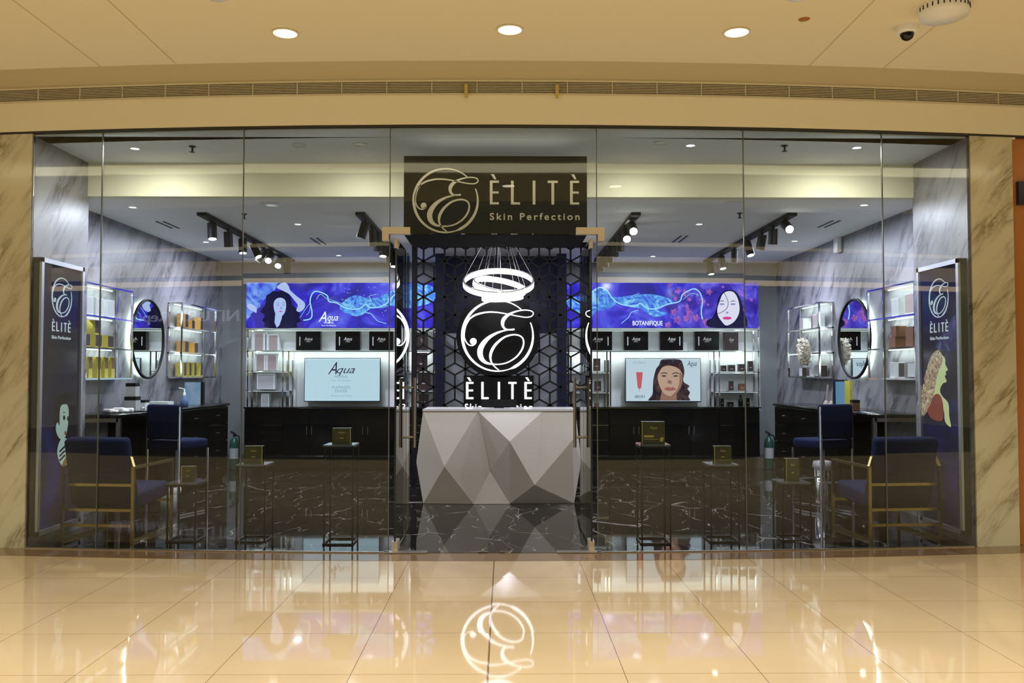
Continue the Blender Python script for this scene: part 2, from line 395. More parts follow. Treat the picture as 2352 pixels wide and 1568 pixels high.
def emblem(mb, fr, cu, cv, R, off=0.0, th=.006, m=0, bold=0.0):
    for S, n in ((EM_RING, 2), (EM_TOP, 5), (EM_LOW, 5), (EM_CURL, 5)):
        mb.ribbon(fr, [(cu+a*R, cv+b*R, (w+bold)*R) for a, b, w in S], off, th, m, n)
    bu, bv = cu+(935-1188)/380*R, cv+(590-648)/380*R
    mb.poly(fr, [(bu+.09*R*math.cos(2*PI*k/18), bv+.09*R*math.sin(2*PI*k/18)) for k in range(18)], off, th, m)

# ------------------------------------------------------------------ the setting
FY0 = 6.41
def FY(x): return FY0+.22*(x/3.65)**2
def FX(px): # x of a facade point seen at column px
    x = (px-1159)*FY0/F
    for _ in range(4): x = (px-1159)*FY(x)/F
    return x
ZSO = 3.12
ZG = 3.144      # top of the shop glass
XL, XR = -3.60, 3.56           # side walls of the window zone
WL, WR = -3.90, 3.78           # side walls of the room
YB, ZC1, ZC2, YBK = 7.5, 3.13, 2.84, 12.05
def wallstrip(x0, x1, z0, z1, dy0, dy1, n=24):
    mb = MB()
    for i in range(n):
        a = x0+(x1-x0)*i/n; b = x0+(x1-x0)*(i+1)/n
        vs_ = [(a, FY(a)+dy0, z0), (b, FY(b)+dy0, z0), (b, FY(b)+dy1, z0), (a, FY(a)+dy1, z0), (a, FY(a)+dy0, z1), (b, FY(b)+dy0, z1), (b, FY(b)+dy1, z1), (a, FY(a)+dy1, z1)]
        fs = [(0, 3, 2, 1), (4, 5, 6, 7), (0, 1, 5, 4), (2, 3, 7, 6)]
        if i == 0: fs.append((3, 0, 4, 7))
        if i == n-1: fs.append((1, 2, 6, 5))
        mb.add(vs_, fs)
    return mb
struct('floor', MB().box(-14, 14, -.2, 7.2, -.1, 0), 'tile')
M['farfloor'] = mat('darkened_far_floor', (.03, .025, .02), .25)  # unseen floor, made dark to weaken its reflected haze in the glass
struct('floor', MB().box(-14, 14, -12, -.2, -.1, 0), 'farfloor')
mb = wallstrip(-14, 14, 0, .002, -.262, .02, 60); struct('trim_1', mb, 'strip')
# shop floor with curved front edge
mb = MB(); n = 24
for i in range(n):
    a = XL-.4+(XR-XL+.8)*i/n; b = XL-.4+(XR-XL+.8)*(i+1)/n
    mb.add([(a, FY(a), .004), (b, FY(b), .004), (b, YBK+.1, .004), (a, YBK+.1, .004)], [(0, 1, 2, 3)])
    mb.add([(a, FY(a), 0), (b, FY(b), 0), (b, FY(b), .004), (a, FY(a), .004)], [(0, 1, 2, 3)])
struct('floor', mb, 'shopfloor')
# header: fascia, dark head channel, grille band, upper wall, soffit of the walkway
struct('wall_front', wallstrip(-14, 14, ZG+.012, 3.385, -.02, .25, 40), 'paint2')
struct('trim_2', wallstrip(-14, 14, ZG-.004, ZG+.012, -.016, .1, 40), 'jointl')
struct('wall_front', wallstrip(-14, 14, 3.48, 9, -.02, .25, 40), mat('shade_toned_upper_wall', (.50, .43, .29), .7))  # darker tan has the shade of the trough put into the colour
mb = MB(); n = 40                               # narrow soffit of the walkway with curved edge
def EY(x): return 4.97+.17*(x/2.9)**2
for i in range(n):
    a = -14+28*i/n; b = -14+28*(i+1)/n
    ea, eb = EY(max(-5, min(5, a))), EY(max(-5, min(5, b)))
    mb.add([(a, 3.75, ZSO), (b, 3.75, ZSO), (b, eb, ZSO), (a, ea, ZSO), (a, 3.75, 3.5), (b, 3.75, 3.5), (b, eb, 3.5), (a, ea, 3.5)],
           [(0, 3, 2, 1), (4, 5, 6, 7), (0, 1, 5, 4), (2, 3, 7, 6)])
struct('ceiling', mb, 'paint')
struct('ceiling', MB().box(-14, 14, 4.9, 7.0, 3.72, 3.8), 'paint')
M['sofcove'] = mat('soffit_cove_light', (.8, .7, .5), .6, em=(1, .86, .55), es=3.0)
mb = MB()
for i in range(n):
    a = -5+10*i/n; b = -5+10*(i+1)/n
    mb.add([(a, EY(a), ZSO+.02), (b, EY(b), ZSO+.02), (b, EY(b)+.012, ZSO+.02), (a, EY(a)+.012, ZSO+.02), (a, EY(a), ZSO+.10), (b, EY(b), ZSO+.10), (b, EY(b)+.012, ZSO+.10), (a, EY(a)+.012, ZSO+.10)], [(0, 3, 2, 1), (4, 5, 6, 7), (0, 1, 5, 4), (2, 3, 7, 6)])
struct('trim_9', mb, 'sofcove')
# grille in the header
g = thing('ventilation_grille', 'long slatted air grille running the whole width above the glass front', 'grille', (0, FY0, 3.385))
wallstrip(-6, 6, 3.385, 3.48, .10, .14).build('duct', 'void', g, world=True)
mb = MB()
for k in range(8):
    z = 3.389+k*.0122; w = wallstrip(-6, 6, z, z+.0042, -.022, .01, 30); mb.add(w.v, w.f)
mb.build('slat', 'grille', g, world=True)['kind'] = 'stuff'
mb = MB(); w = wallstrip(-6, 6, 3.474, 3.487, -.030, .02, 30); mb.add(w.v, w.f); w = wallstrip(-6, 6, 3.376, 3.386, -.028, .02, 30); mb.add(w.v, w.f)
x = -5.9
while x < 6:
    mb.box(x-.003, x+.003, FY(x)-.026, FY(x), 3.385, 3.478); x += .335
mb.build('frame', 'grille', g, world=True)
for px, lb in ((1070, 'yellow paper strip hanging out of the grille, left one'), (1280, 'yellow paper strip hanging out of the grille, right one')):
    x = FX(px); mb = MB().box(x-.012, x+.012, FY(x)-.045, FY(x)-.032, 3.35, 3.45); tag(mb.build('paper_strip', M['yellow'] if 0 else 'goldink'), lb, 'paper strip')

M['seam'] = mat('soffit_board_joint', (.55, .48, .34), .8)
for i, x in enumerate((-2.38, -1.92, 1.79, 2.24)): struct('trim_%d' % (13+i), MB().box(x-.004, x+.004, 3.76, EY(x)-.001, ZSO-.0012, ZSO), 'seam')
# piers, side walls, neighbour
def piers():
    struct('wall_left', wallstrip(-4.3, XL-.004, 0, ZG, -.01, .4, 4), 'marble_y')
    struct('wall_right', wallstrip(XR+.02, 3.93, 0, ZG, -.01, .4, 4), 'marble_y')
    struct('wall_right', MB().box(3.935, 6.5, 6.7, 6.9, 0, ZG), 'orange')
    struct('wall_left', MB().box(-14, -4.3, 6.75, 6.9, 0, ZG), 'marble_y')
    struct('wall_right', MB().box(6.5, 14, 6.9, 7.1, 0, ZG), 'marble_y')
    mb = MB().box(3.98, 4.4, 6.66, 6.7, 2.62, 2.8); tag(mb.build('wall_sign', 'navyw'), 'dark navy sign on the orange wall at the right picture edge', 'sign')
piers()
struct('wall_left', MB().box(XL-.03, XL, 6.63, YB+.02, 0, ZC1), 'marble_l')
struct('wall_right', MB().box(XR, XR+.03, 6.63, YB+.02, 0, ZC1), 'marble_r')
struct('wall_left', MB().box(WL-.1, WL, YB+.02, YBK, 0, ZC2+.3), 'marble_l')
struct('wall_right', MB().box(WR, WR+.1, YB+.02, YBK, 0, ZC2+.3), 'marble_r')
struct('wall_back', MB().box(WL-.1, WR+.1, YBK, YBK+.1, 0, 3.1), 'wallpaint')
struct('ceiling', MB().box(XL-.4, XR+.4, 6.66, YB+.05, ZC1, ZC1+.1), 'shopceil')
struct('ceiling', wallstrip(XL, XR, ZC1, ZC1+.1, .02, .24, 16), 'shopceil')
struct('trim_3', MB().box(XL-.4, XR+.4, YB, YB+.12, ZC2, ZC1), 'bulk')
struct('ceiling', MB().box(WL-.1, WR+.1, YB+.12, YBK+.1, ZC2, ZC2+.1), 'shopceil')
struct('trim_4', MB().box(WL, WR, YBK-.02, YBK, 0, .2), 'slate')

# atrium behind the viewer: walls, high roof, opposite gallery with its light bands, opposite shop
struct('wall_left', MB().box(-14.1, -14, -12, 7, 0, 9), 'paint2'); struct('wall_right', MB().box(14, 14.1, -12, 7, 0, 9), 'paint2')
struct('ceiling', MB().box(-14, 14, -12, 7, 9, 9.1), 'paint')
M['oppwall'] = mat('opposite_wall', (.10, .085, .07), .7)
M['oppband'] = mat('opposite_light_cove', (.8, .7, .5), .6, em=(1, .72, .42), es=2.2)
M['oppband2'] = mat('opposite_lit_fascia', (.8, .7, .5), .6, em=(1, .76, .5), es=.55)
struct('wall_back', MB().box(-14, 14, -9.1, -9, 0, 9), 'oppwall')
struct('trim_5', MB().box(-14, 14, -6.3, -6, 3.43, 9), 'oppwall')
struct('trim_6', MB().box(-14, 14, -6.02, -5.99, 3.29, 3.41), 'oppband')
struct('trim_7', MB().box(-14, 14, -6.02, -5.99, 3.52, 3.86), 'oppband2')
struct('trim_8', MB().box(-14, 14, -6.02, -5.99, 4.10, 4.18), 'oppband2')
struct('ceiling', MB().box(-14, 14, -9, -6.3, 3.38, 3.43), 'paint')
fr = Fr((0, -8.7, 0), (-1, 0, 0), (0, 0, 1))
o = MB(); o.text(fr, 'FURNITURE', 9.9, 2.66, .42, 0, .05, 0, fit=2.6); o.text(fr, 'Republic', 12.3, 2.66, .36, 0, .05, 0, fit=1.6)
tag(o.build('shop_lettering', emis_mat('far_sign_led', (.75, .75, 1), 1.6)), 'white lit letters over the shop across the mall, seen mirrored in the glass at left', 'sign lettering')
# ------------------------------------------------------------------ glass front
edges = [XL+.005, FX(231), FX(556), FX(894)]
edges2 = [FX(1372), FX(1713), FX(2036), XR+.015]
wn = 0
def pane(x0, x1, z0, z1):
    global wn; wn += 1
    mb = MB(); a, b = x0+.002, x1-.002; th = .012
    ya, yb = FY(a), FY(b)
    mb.add([(a, ya, z0), (b, yb, z0), (b, yb+th, z0), (a, ya+th, z0), (a, ya, z1), (b, yb, z1), (b, yb+th, z1), (a, ya+th, z1)],
           [(0, 3, 2, 1), (4, 5, 6, 7), (0, 1, 5, 4), (1, 2, 6, 5), (2, 3, 7, 6), (3, 0, 4, 7)])
    struct('window_%d' % wn, mb, 'glass')
for i in range(3): pane(edges[i], edges[i+1], .006, ZG)
for i in range(3): pane(edges2[i], edges2[i+1], .006, ZG)
ZD = 2.345
pane(edges[3], edges2[0], ZD, ZG)
mb = MB()
for x in edges[1:]+edges2[:-1]:
    mb.box(x-.003, x+.003, FY(x)-.001, FY(x)+.014, .004 if x not in (edges[3], edges2[0]) else .004, ZG)
struct('trim_10', mb, 'joint')
struct('trim_11', wallstrip(XL, edges[3], .002, .010, -.01, .02), 'steel')
struct('trim_11', wallstrip(edges2[0], XR, .002, .010, -.01, .02), 'steel')
# doors standing open inward, with pull handles and patch fittings
def door(n, x, side):
    d = bpy.data.objects.new('door_%d' % n, None); COL.objects.link(d); d.location = (x, FY0+.06, 0); d['kind'] = 'structure'
    y0 = FY0+.06
    MB().box(x-.006, x+.006, y0, y0+.92, .02, ZD-.03).build('pane', 'glass', d, world=True)
    mb = MB().box(x-.007, x+.007, y0-.004, y0, .02, ZD-.03)
    mb.build('edge', mat('green_glass_edge', (.01, .02, .02), .2), d, world=True)
    yh = y0+.76
    mb = MB()
    for s in (-1, 1):
        mb.cyl((x+s*.062, yh, .70), (x+s*.062, yh, 1.275), .0135, seg=14)
    for z in (.785, 1.195): mb.cyl((x-.062, yh, z), (x+.062, yh, z), .010, seg=12)
    mb.build('handle', 'steel', d, world=True)
    MB().box(x-.02, x+.02, y0-.01, y0+.14, .004, .075).build('floor_pivot', 'fitting', d, world=True)
    MB().box(x-.013, x+.013, y0-.02, y0+.05, ZD-.10, ZD-.03).build('top_pivot', 'fitting', d, world=True)
    return d
XDL, XDR = (909-1159)*6.47/F, (1358-1159)*6.47/F
door(1, XDL, 1); door(2, XDR, -1)
for k, (pa, pb, pc, lb) in enumerate(((878, 942, 893, 'left'), (1388, 1323, 1373, 'right'))):
    a, b, c = (atY(p, 530, FY0-.02).x for p in (pa, pb, pc))
    z0, z1, z2 = (atY(1100, q, FY0-.02).z for q in (522, 537.5, 553))
    mb = MB().box(a, b, FY0-.03, FY0+.028, z1, z0).box(a, c, FY0-.03, FY0+.028, z2, z1)
    tag(mb.build('patch_fitting', 'fitting'), 'beige metal L-shaped glass patch fitting at the %s lower corner of the black shop sign' % lb, 'door fitting')
for a, b, lb in ((888, 985, 'left'), (1277, 1378, 'right')):
    x0, x1 = (atZ(p, 1262, 0).x for p in (a, b)); tag(MB().box(x0, x1, FY0-.02, FY0+.06, .004, .010).build('floor_plate', 'steel'), 'steel floor spring plate under the %s glass door' % lb, 'door fitting')
for a, b, lb in ((1099, 1121, 'left'), (1148, 1169, 'right')):
    x0, x1 = (atZ(p, 1262, 0).x for p in (a, b)); tag(MB().box(x0, x1, FY0+.01, FY0+.035, .004, .012).build('floor_latch', 'chrome'), 'small bright floor keep in the middle of the doorway, %s one' % lb, 'door fitting')

# ------------------------------------------------------------------ hanging shop sign over the door
sy = FY0+.03
P0, P1 = atY(928, 358, sy), atY(1348.5, 538, sy)
g = thing('shop_sign', 'black box sign over the doorway with silver emblem and lettering', 'sign', ((P0.x+P1.x)/2, sy, P1.z))
MB().box(P0.x, P1.x, sy, sy+.64, P1.z, P0.z).build('panel', 'signblk', g, world=True)
MB().box(P0.x, P1.x, sy+.001, sy+.64, P1.z-.003, P1.z-.0005).build('underside', 'velvetblk', g, world=True)
fr = FRONT(sy)
M['silver'] = mat('silver_letters', (.85, .83, .80), .3, .35)
c = atY(1024, 461, sy); r = (1100-947)/2/(F/sy)
mb = MB(); emblem(mb, fr, c.x, c.z, r, 0, .012); mb.build('emblem', 'silver', g, world=True)
def letters(mb, fr, xs_, z0, h, w, th, m=0, bold=.01):
    for (ch, x) in zip('ÈLITÈ', xs_):
        ww = {'I': w*.30, 'T': w*1.12}.get(ch, w)
        # letters drawn as strokes
        t = w*.30
        def R(a, b, c_, d): mb.poly(fr, [(a, c_), (b, c_), (b, d), (a, d)], 0, th, m)
        if ch == 'I': R(x-t/2, x+t/2, z0, z0+h)
        elif ch == 'T': R(x-t/2, x+t/2, z0, z0+h-t*.8); R(x-ww/2, x+ww/2, z0+h-t*.8, z0+h)
        else:
            R(x-ww/2, x-ww/2+t, z0, z0+h); R(x-ww/2+t, x+ww/2, z0, z0+t*.8)
            if ch == 'È':
                R(x-ww/2+t, x+ww/2, z0+h-t*.8, z0+h); R(x-ww/2+t, x+ww/2-t*.12, z0+h*.5-t*.35, z0+h*.5+t*.42)
                mb.poly(fr, [(x-w*.38, z0+h*1.27), (x-w*.05, z0+h*1.27), (x+w*.22, z0+h*1.06), (x-w*.02, z0+h*1.06)], 0, th, m)
mb = MB()
xs_ = [atY(p, 430, sy).x for p in (1135.5, 1184, 1226.5, 1269.5, 1319.5)]
za, zb = atY(1200, 470, sy).z, atY(1200, 415.5, sy).z
letters(mb, fr, xs_, za, zb-za, 21/(F/sy), .012)
a, b = atY(1125, 505, sy), atY(1331, 505, sy)
mb.text(fr, 'Skin Perfection', (a.x+b.x)/2, a.z, .072, 0, .012, spacing=1.35, bold=.012, fit=b.x-a.x)
mb.build('lettering', 'silver', g, world=True)

lamp('added_ceiling_fill', 'AREA', ((P0.x+P1.x)/2, sy+.3, P0.z+.01), .45, COOLW, 1.2, .3, (PI, 0, 0))  # added lamp without a fixture, brightens the front ceiling above the sign
# ------------------------------------------------------------------ counter
cy = 8.74
def cp(zx, zy, pr):
    P = atY(880+zx/4.021, 900+zy/4.021, cy); return [P.x, cy+.12-pr, max(.004, P.z)]
V = dict(A=cp(365, 178, .08), B=cp(875, 178, .08), C=cp(1480, 178, .08), D=cp(1780, 178, .08), E=cp(570, 680, .20), Fq=cp(985, 738, .05), G=cp(1168, 447, .25), Hq=cp(1750, 440, .14),
         I=cp(1395, 845, .22), J=cp(365, 1034, .06), K=cp(835, 1034, .10), L=cp(1170, 1034, .09), Mq=cp(1768, 1034, .06), Nq=cp(297, 655, .02), O=cp(1838, 655, .02))
top_z = V['A'][2]
for k in 'ABCD': V[k][2] = top_z
for k in ('J', 'K', 'L', 'Mq'): V[k][2] = .006
bk = cy+.65
for k, s_ in (('A', 'A2'), ('D', 'D2'), ('J', 'J2'), ('Mq', 'M2'), ('Nq', 'N2'), ('O', 'O2')): V[s_] = [V[k][0], bk, V[k][2]]
keys = list(V); ix = {k: i for i, k in enumerate(keys)}
faces = ['A E B', 'A Nq E', 'Nq J E', 'B E Fq', 'E J K', 'E K Fq', 'Fq K L', 'B Fq G', 'Fq L G', 'G L I', 'B G C', 'C G I', 'C I Hq', 'C Hq D', 'Hq I Mq', 'Hq Mq O', 'D Hq O', 'I L Mq',
         'A A2 N2 Nq', 'Nq N2 J2 J', 'D O O2 D2', 'O Mq M2 O2', 'A2 D2 O2 M2 J2 N2', 'A B C D D2 A2']
g = thing('reception_counter', 'faceted pale grey reception counter facing the open doors', 'counter', (V['A'][0]+.8, cy, 0))
mb = MB(); mb.add([V[k] for k in keys], [[ix[q] for q in f.split()] for f in faces]); mb.build('body', 'counter', g, world=True)
MB().box(V['A'][0]-.005, V['D'][0]+.005, cy+.03, bk, top_z, top_z+.018).build('worktop', mat('white_worktop', (.62, .6, .58), .2), g, world=True)
a, b = atY(1106, 918, 9.1), atY(1186, 938, 9.1)
mb = MB().box(a.x, b.x, 9.08, 9.11, top_z+.025, a.z).box((a.x+b.x)/2-.05, (a.x+b.x)/2+.05, 9.07, 9.17, top_z+.018, top_z+.026)
tag(mb.build('monitor', 'blackm'), 'low black monitor standing on the reception counter', 'monitor')

# ------------------------------------------------------------------ lattice screen with the lit emblem sign
ly = 10.15
xa, xb = atY(958, 700, ly).x, atY(1346, 700, ly).x
g = thing('lattice_screen', 'tall black lattice screen of cube pattern behind the counter', 'screen', ((xa+xb)/2, ly, 0))
mb = MB(); pw = .06
mb.box(xa-.06, xa, ly-.03, ly+.03, .004, ZC2); mb.box(xb, xb+.06, ly-.03, ly+.03, .004, ZC2); mb.box(xa, xb, ly-.03, ly+.03, ZC2-.06, ZC2)
mb.build('frame', 'blackm', g, world=True)
mb = MB(); sx = 24.2/(F/ly); hy = sx*.56; bw = .020        # half cell width
zt = ZC2-.08; x0 = atY(973, 600, ly).x; row = 0
z = zt
def seg(p, q):
    (x1, z1), (x2, z2) = p, q
    if max(x1, x2) < xa or min(x1, x2) > xb: return
    if x1 > x2: x1, z1, x2, z2 = x2, z2, x1, z1
    if x1 < xa and x2 > x1: z1 += (z2-z1)*(xa-x1)/(x2-x1); x1 = xa
    if x2 > xb and x2 > x1: z2 = z1+(z2-z1)*(xb-x1)/(x2-x1); x2 = xb
    mb.bar((x1, ly, z1), (x2, ly, z2), bw, bw*1.1, up=(0, 1, 0))
VL = sx*1.15
while z > .1:
    for i in range(-1, 18):
        cx_ = x0+2*sx*i+(sx if row % 2 else 0)
        if cx_-xa < -2*sx or cx_ > xb+2*sx: continue
        # hexagon centre: three spokes, outline
        seg((cx_, z), (cx_-sx, z+hy)); seg((cx_, z), (cx_+sx, z+hy)); seg((cx_, z), (cx_, z-VL))
        seg((cx_-sx, z+hy), (cx_-sx, z+hy-VL))
        seg((cx_, z), (cx_, z)) if 0 else None
        seg((cx_, z+2*hy), (cx_-sx, z+hy)) ; seg((cx_, z+2*hy), (cx_+sx, z+hy))
    z -= (VL+hy); row += 1
mb.build('lattice', 'blackm', g, world=True)
dy = ly-.06; fr = FRONT(dy)
c = atY(1144, 771, dy); R0 = 96/(F/dy)
g = thing('lit_emblem_sign', 'round black sign with glowing white script emblem over glowing shop name', 'sign', (c.x, dy, .9))
mb = MB(); mb.poly(fr, [(c.x+R0*math.cos(2*PI*k/64), c.z+R0*math.sin(2*PI*k/64)) for k in range(64)], -.04, .04, 0)
mb.build('disc', 'signblk', g, world=True)
a, b = atY(1065, 862, dy), atY(1226, 1000, dy)
MB().box(a.x, b.x, dy, dy+.04, b.z, a.z).build('name_panel', 'signblk', g, world=True)
mb = MB(); emblem(mb, fr, c.x-.004, c.z, 84/(F/dy), 0, .02, bold=-.012); mb.build('glowing_emblem', 'glowb', g, world=True)
mb = MB()
xs_ = [atY(p, 900, dy).x for p in (1079, 1114, 1146, 1177, 1213)]
za, zb = atY(1144, 916, dy).z, atY(1144, 877, dy).z
letters(mb, fr, xs_, za, zb-za, 16.5/(F/dy), .02)
a, b = atY(1068, 942, dy), atY(1223, 942, dy)
mb.text(fr, 'Skin Perfection', (a.x+b.x)/2, a.z-.002, .112, 0, .02, spacing=1.35, bold=.005, fit=b.x-a.x)
mb.build('glowing_lettering', 'glowb', g, world=True)
# navy beam and columns behind the lattice
for a, b, lb in ((1001, 1022, 'left'), (1279, 1300, 'right')):
    x0, x1 = atY(a, 800, 11.2).x, atY(b, 800, 11.2).x
    tag(MB().box(x0, x1, 11.1, 11.3, .004, ZC2).build('column', 'navyw'), 'slim navy column behind the lattice screen, %s one' % lb, 'column')
P = atY(1022, 765, 11.4); Q = atY(1279, 765, 11.4)
tag(MB().box(P.x, Q.x, 11.35, 11.5, P.z, ZC2).build('beam_panel', 'navyw'), 'deep navy panel hanging from the ceiling behind the lattice screen', 'panel')

# ring chandelier
cy2 = 9.5; c = atY(1145, 650, cy2); s_ = F/cy2
g = thing('ring_chandelier', 'chandelier of three glowing white tilted rings on thin wires', 'chandelier', (c.x, cy2, c.z))
def ring(cx, cz, r, tx, ty, h, name):
    Rm = Matrix.Rotation(ty, 3, 'Y') @ Matrix.Rotation(tx, 3, 'X')
    mb = MB(); mb.lathe([(r, -h/2), (r, h/2), (r-.018, h/2), (r-.018, -h/2), (r, -h/2)], (cx, cy2, cz), 64, 0, Rm)
    o = mb.build(name, 'glow', g, world=True)
    m2 = MB(); m2.lathe([(r+.001, h/2), (r+.001, h/2+.008), (r-.019, h/2+.008), (r-.019, h/2), (r+.001, h/2)], (cx, cy2, cz), 64, 0, Rm); m2.build('rim', 'chrome', o, world=True)
    return [Vector((cx, cy2, cz))+Rm @ Vector((r*math.cos(a), r*math.sin(a), h/2)) for a in (0.3, 1.6, 2.8, 4.2, 5.4)]
w1 = ring(c.x, c.z+.005, 82/s_, math.radians(26), 0, .06, 'ring')
p2 = atY(1147, 658, cy2); w2 = ring(p2.x, p2.z, 62/s_, math.radians(19), math.radians(11), .055, 'ring')
p3 = atY(1154, 680, cy2); w3 = ring(p3.x, p3.z, 48/s_, math.radians(12), math.radians(-3), .07, 'ring')
mb = MB()
for p in w1+w2+w3: mb.cyl(p, (c.x+(p.x-c.x)*.35, cy2+(p.y-cy2)*.35, ZC2-.03), .0015, seg=5)
mb.build('wire', 'chrome', g, world=True)
MB().lathe([(0, 0), (.18, 0), (.18, .03), (0, .03)], (c.x, cy2, ZC2-.03), 32).build('canopy', 'white', g, world=True)
lamp('chandelier_glow', 'POINT', (c.x, cy2, c.z), 12, (.88, .88, 1), .3)

# ------------------------------------------------------------------ ceiling fixtures
def downlight(p, r, m, label, z, trim='white', group=None, body=.0):
    g = thing('downlight', label, 'ceiling light', (p.x, p.y, z), 0, group)
    MB().lathe([(r, -.001), (r*1.16, -.001), (r*1.16, -.007), (r, -.007), (r, -.001)], (0, 0, 0), 28).build('rim', trim, g)
    MB().lathe([(0, -.002), (r, -.002)], (0, 0, 0), 28).build('lens', m, g)
    return g
for px, py, lb in ((655, 75, 'left'), (1171, 67, 'middle'), (1692, 73, 'right')):
    p = atZ(px, py, ZSO); downlight(p, .062, 'lampw', 'round warm downlight in the mall soffit, %s one of three' % lb, ZSO, 'paint')
    lamp('soffit_glow', 'SPOT', (p.x, p.y, 3.14), 55, WARM, .06, spot=2.2)
p = atZ(2083, 60, ZSO)
g = thing('dome_camera', 'small white dome security camera with dark bubble on the mall soffit', 'security camera', (p.x, p.y, ZSO))
MB().lathe([(.055, 0), (.055, -.03), (.048, -.038), (.032, -.04)], (0, 0, 0)).build('housing', 'white', g)
MB().lathe([(.034, -.038), (.034, -.05), (.026, -.066), (.012, -.075), (.0, -.077)], (0, 0, 0)).build('bubble', 'black', g)
p = atZ(2158, 22, ZSO)
g = thing('ceiling_speaker', 'large round white surface speaker at the top right edge of the soffit', 'speaker', (p.x, p.y-.04, ZSO))
MB().lathe([(.115, 0), (.115, -.03), (.11, -.055), (0, -.06)], (0, 0, 0), 32).build('body', 'white', g)
mb = MB()
for k in range(14):
    a = PI+PI*k/14; mb.box(.116*math.cos(a)-.002, .116*math.cos(a)+.002, .116*math.sin(a)-.002, .116*math.sin(a)+.002, -.028, -.008)
mb.build('vent_slot', 'blackm', g)
p = atZ(1847, 44, ZSO); tag(MB().lathe([(0, -.004), (.012, -.006), (.028, -.002), (.03, 0)], (p.x, p.y, ZSO), 14).build('ceiling_sprinkler', 'rust'), 'rusty sprinkler cap on the mall soffit right of the right downlight', 'sprinkler')
for px, py, lb in ((500, -4, 'left'), (1826, -4, 'right')):
    p = atZ(px, py, ZSO); tag(MB().lathe([(0, -.012), (.05, -.012), (.06, 0)], (p.x, p.y-.03, ZSO), 20).build('smoke_detector', 'offlamp'), 'round ceiling detector cut by the top picture edge, %s one' % lb, 'detector')
zs = ZC1
for px, py, m, lb in ((310, 340, 'lampc', 'lit square-framed downlight above the left window zone'), (1968, 338, 'lampc', 'lit downlight above the right window zone near the marble wall'), (1586, 333, 'lampc', 'lit downlight right of the black shop sign, in the front ceiling strip'),
                      (827, 331, 'offlamp', 'unlit round downlight left of the black shop sign'), (1517, 328, 'offlamp', 'unlit round downlight right of the black shop sign'), (687, 333, 'offlamp', 'small unlit downlight in the front ceiling strip, left of centre')):
    downlight(atZ(px, py, zs), .048 if m == 'offlamp' else .035, m, lb, zs)
for px, py, lb in ((305, 475, 'nearest to the left marble wall'), (1985, 470, 'nearest to the right marble wall'), (684, 514, 'between the two left track lights'), (1606, 514, 'between the two right track lights'),
                   (473, 555, 'behind the outer left track light'), (1825, 553, 'behind the outer right track light'), (778, 586, 'far left, before the blue banner'), (1500, 588, 'far right, before the blue banner')):
    downlight(atZ(px, py, ZC2), .034, 'lampc', 'small lit downlight in the shop ceiling, '+lb, ZC2)
def sprinkler(px, py, z, lb):
    p = atZ(px, py, z); g = thing('sprinkler', lb, 'sprinkler', (p.x, p.y, z))
    mb = MB().cyl((0, 0, 0), (0, 0, -.045), .008, seg=8).lathe([(.028, -.001), (.022, -.008), (0, -.009)], (0, 0, 0), 14); mb.cyl((0, 0, -.045), (0, 0, -.048), .022, seg=12); mb.build('head', 'blackm', g)
sprinkler(442, 336, ZC1, 'dark sprinkler in the front ceiling strip at left'); sprinkler(1802, 334, ZC1, 'dark sprinkler in the front ceiling strip at right')
sprinkler(561, 491, ZC2, 'dark sprinkler in the shop ceiling beside the left glass joint'); sprinkler(1699, 489, ZC2, 'dark sprinkler in the shop ceiling beside the right glass joint')
for px, py, lb in ((622, 468, 'left'), (1688, 466, 'right')):
    p = atZ(px, py, ZC2); tag(MB().lathe([(0, -.006), (.09, -.006), (.10, 0)], (p.x, p.y, ZC2), 28).build('ceiling_speaker', 'offlamp'), 'flat round speaker in the shop ceiling, %s one' % lb, 'speaker')
for (a, b, lb) in (((360, 508), (410, 524), 'near the left wall'), ((716, 546), (746, 561), 'between the left track lights'), ((1926, 506), (1882, 522), 'near the right wall'), ((1578, 541), (1546, 556), 'between the right track lights')):
    p, q = atZ(*a, ZC2), atZ(*b, ZC2); x = (p.x+q.x)/2; mb = MB()
    for d in (-.035, .035): mb.box(x+d-.011, x+d+.011, p.y, q.y, ZC2-.004, ZC2)
    tag(mb.build('slot_diffuser', 'blackm'), 'twin slot air diffuser in the shop ceiling '+lb, 'air vent')
p = atX(1930, 560, WR); tag(MB().rbox(WR-.06, WR, p.y-.06, p.y+.06, p.z-.1, p.z+.1, .015).build('wall_speaker', 'white'), 'small pale box speaker high on the right marble wall', 'speaker')

# track lights
def aim(az, tilt):      # direction a spot points (from straight down, tilt towards azimuth)
    return Vector((math.sin(tilt)*math.cos(az), math.sin(tilt)*math.sin(az), -math.cos(tilt)))
def track(x, y0, y1, spots, lb):
    g = thing('track_light', lb, 'track light', (x, (y0+y1)/2, ZC2))
    MB().box(x-.045, x+.045, y0, y1, ZC2-.03, ZC2).build('rail', 'blackm', g, world=True)
    for (y, az, tl, m) in spots:
        d = aim(math.radians(az), math.radians(tl)); p = Vector((x, y, ZC2-.085)); mid = p
        mb = MB().cyl((x, y, ZC2-.03), p, .014, seg=8); t0 = p-d*.03; t1 = p+d*.13
        mb.cyl(t0, t1, .045, seg=20); o = mb.build('spotlight', 'blackm', g, world=True)
        MB().cyl(t1, t1+d*.003, .037, seg=20).build('lens', m, o, world=True)
        if m != 'offlamp':
            l = lamp('spot_glow', 'SPOT', t1+d*.02, 22 if m == 'lampc' else 14, (1, .97, .9), .03, spot=1.1); l.rotation_euler = d.to_track_quat('-Z', 'Y').to_euler()
D, B_ = 'lampc', 'lampx'
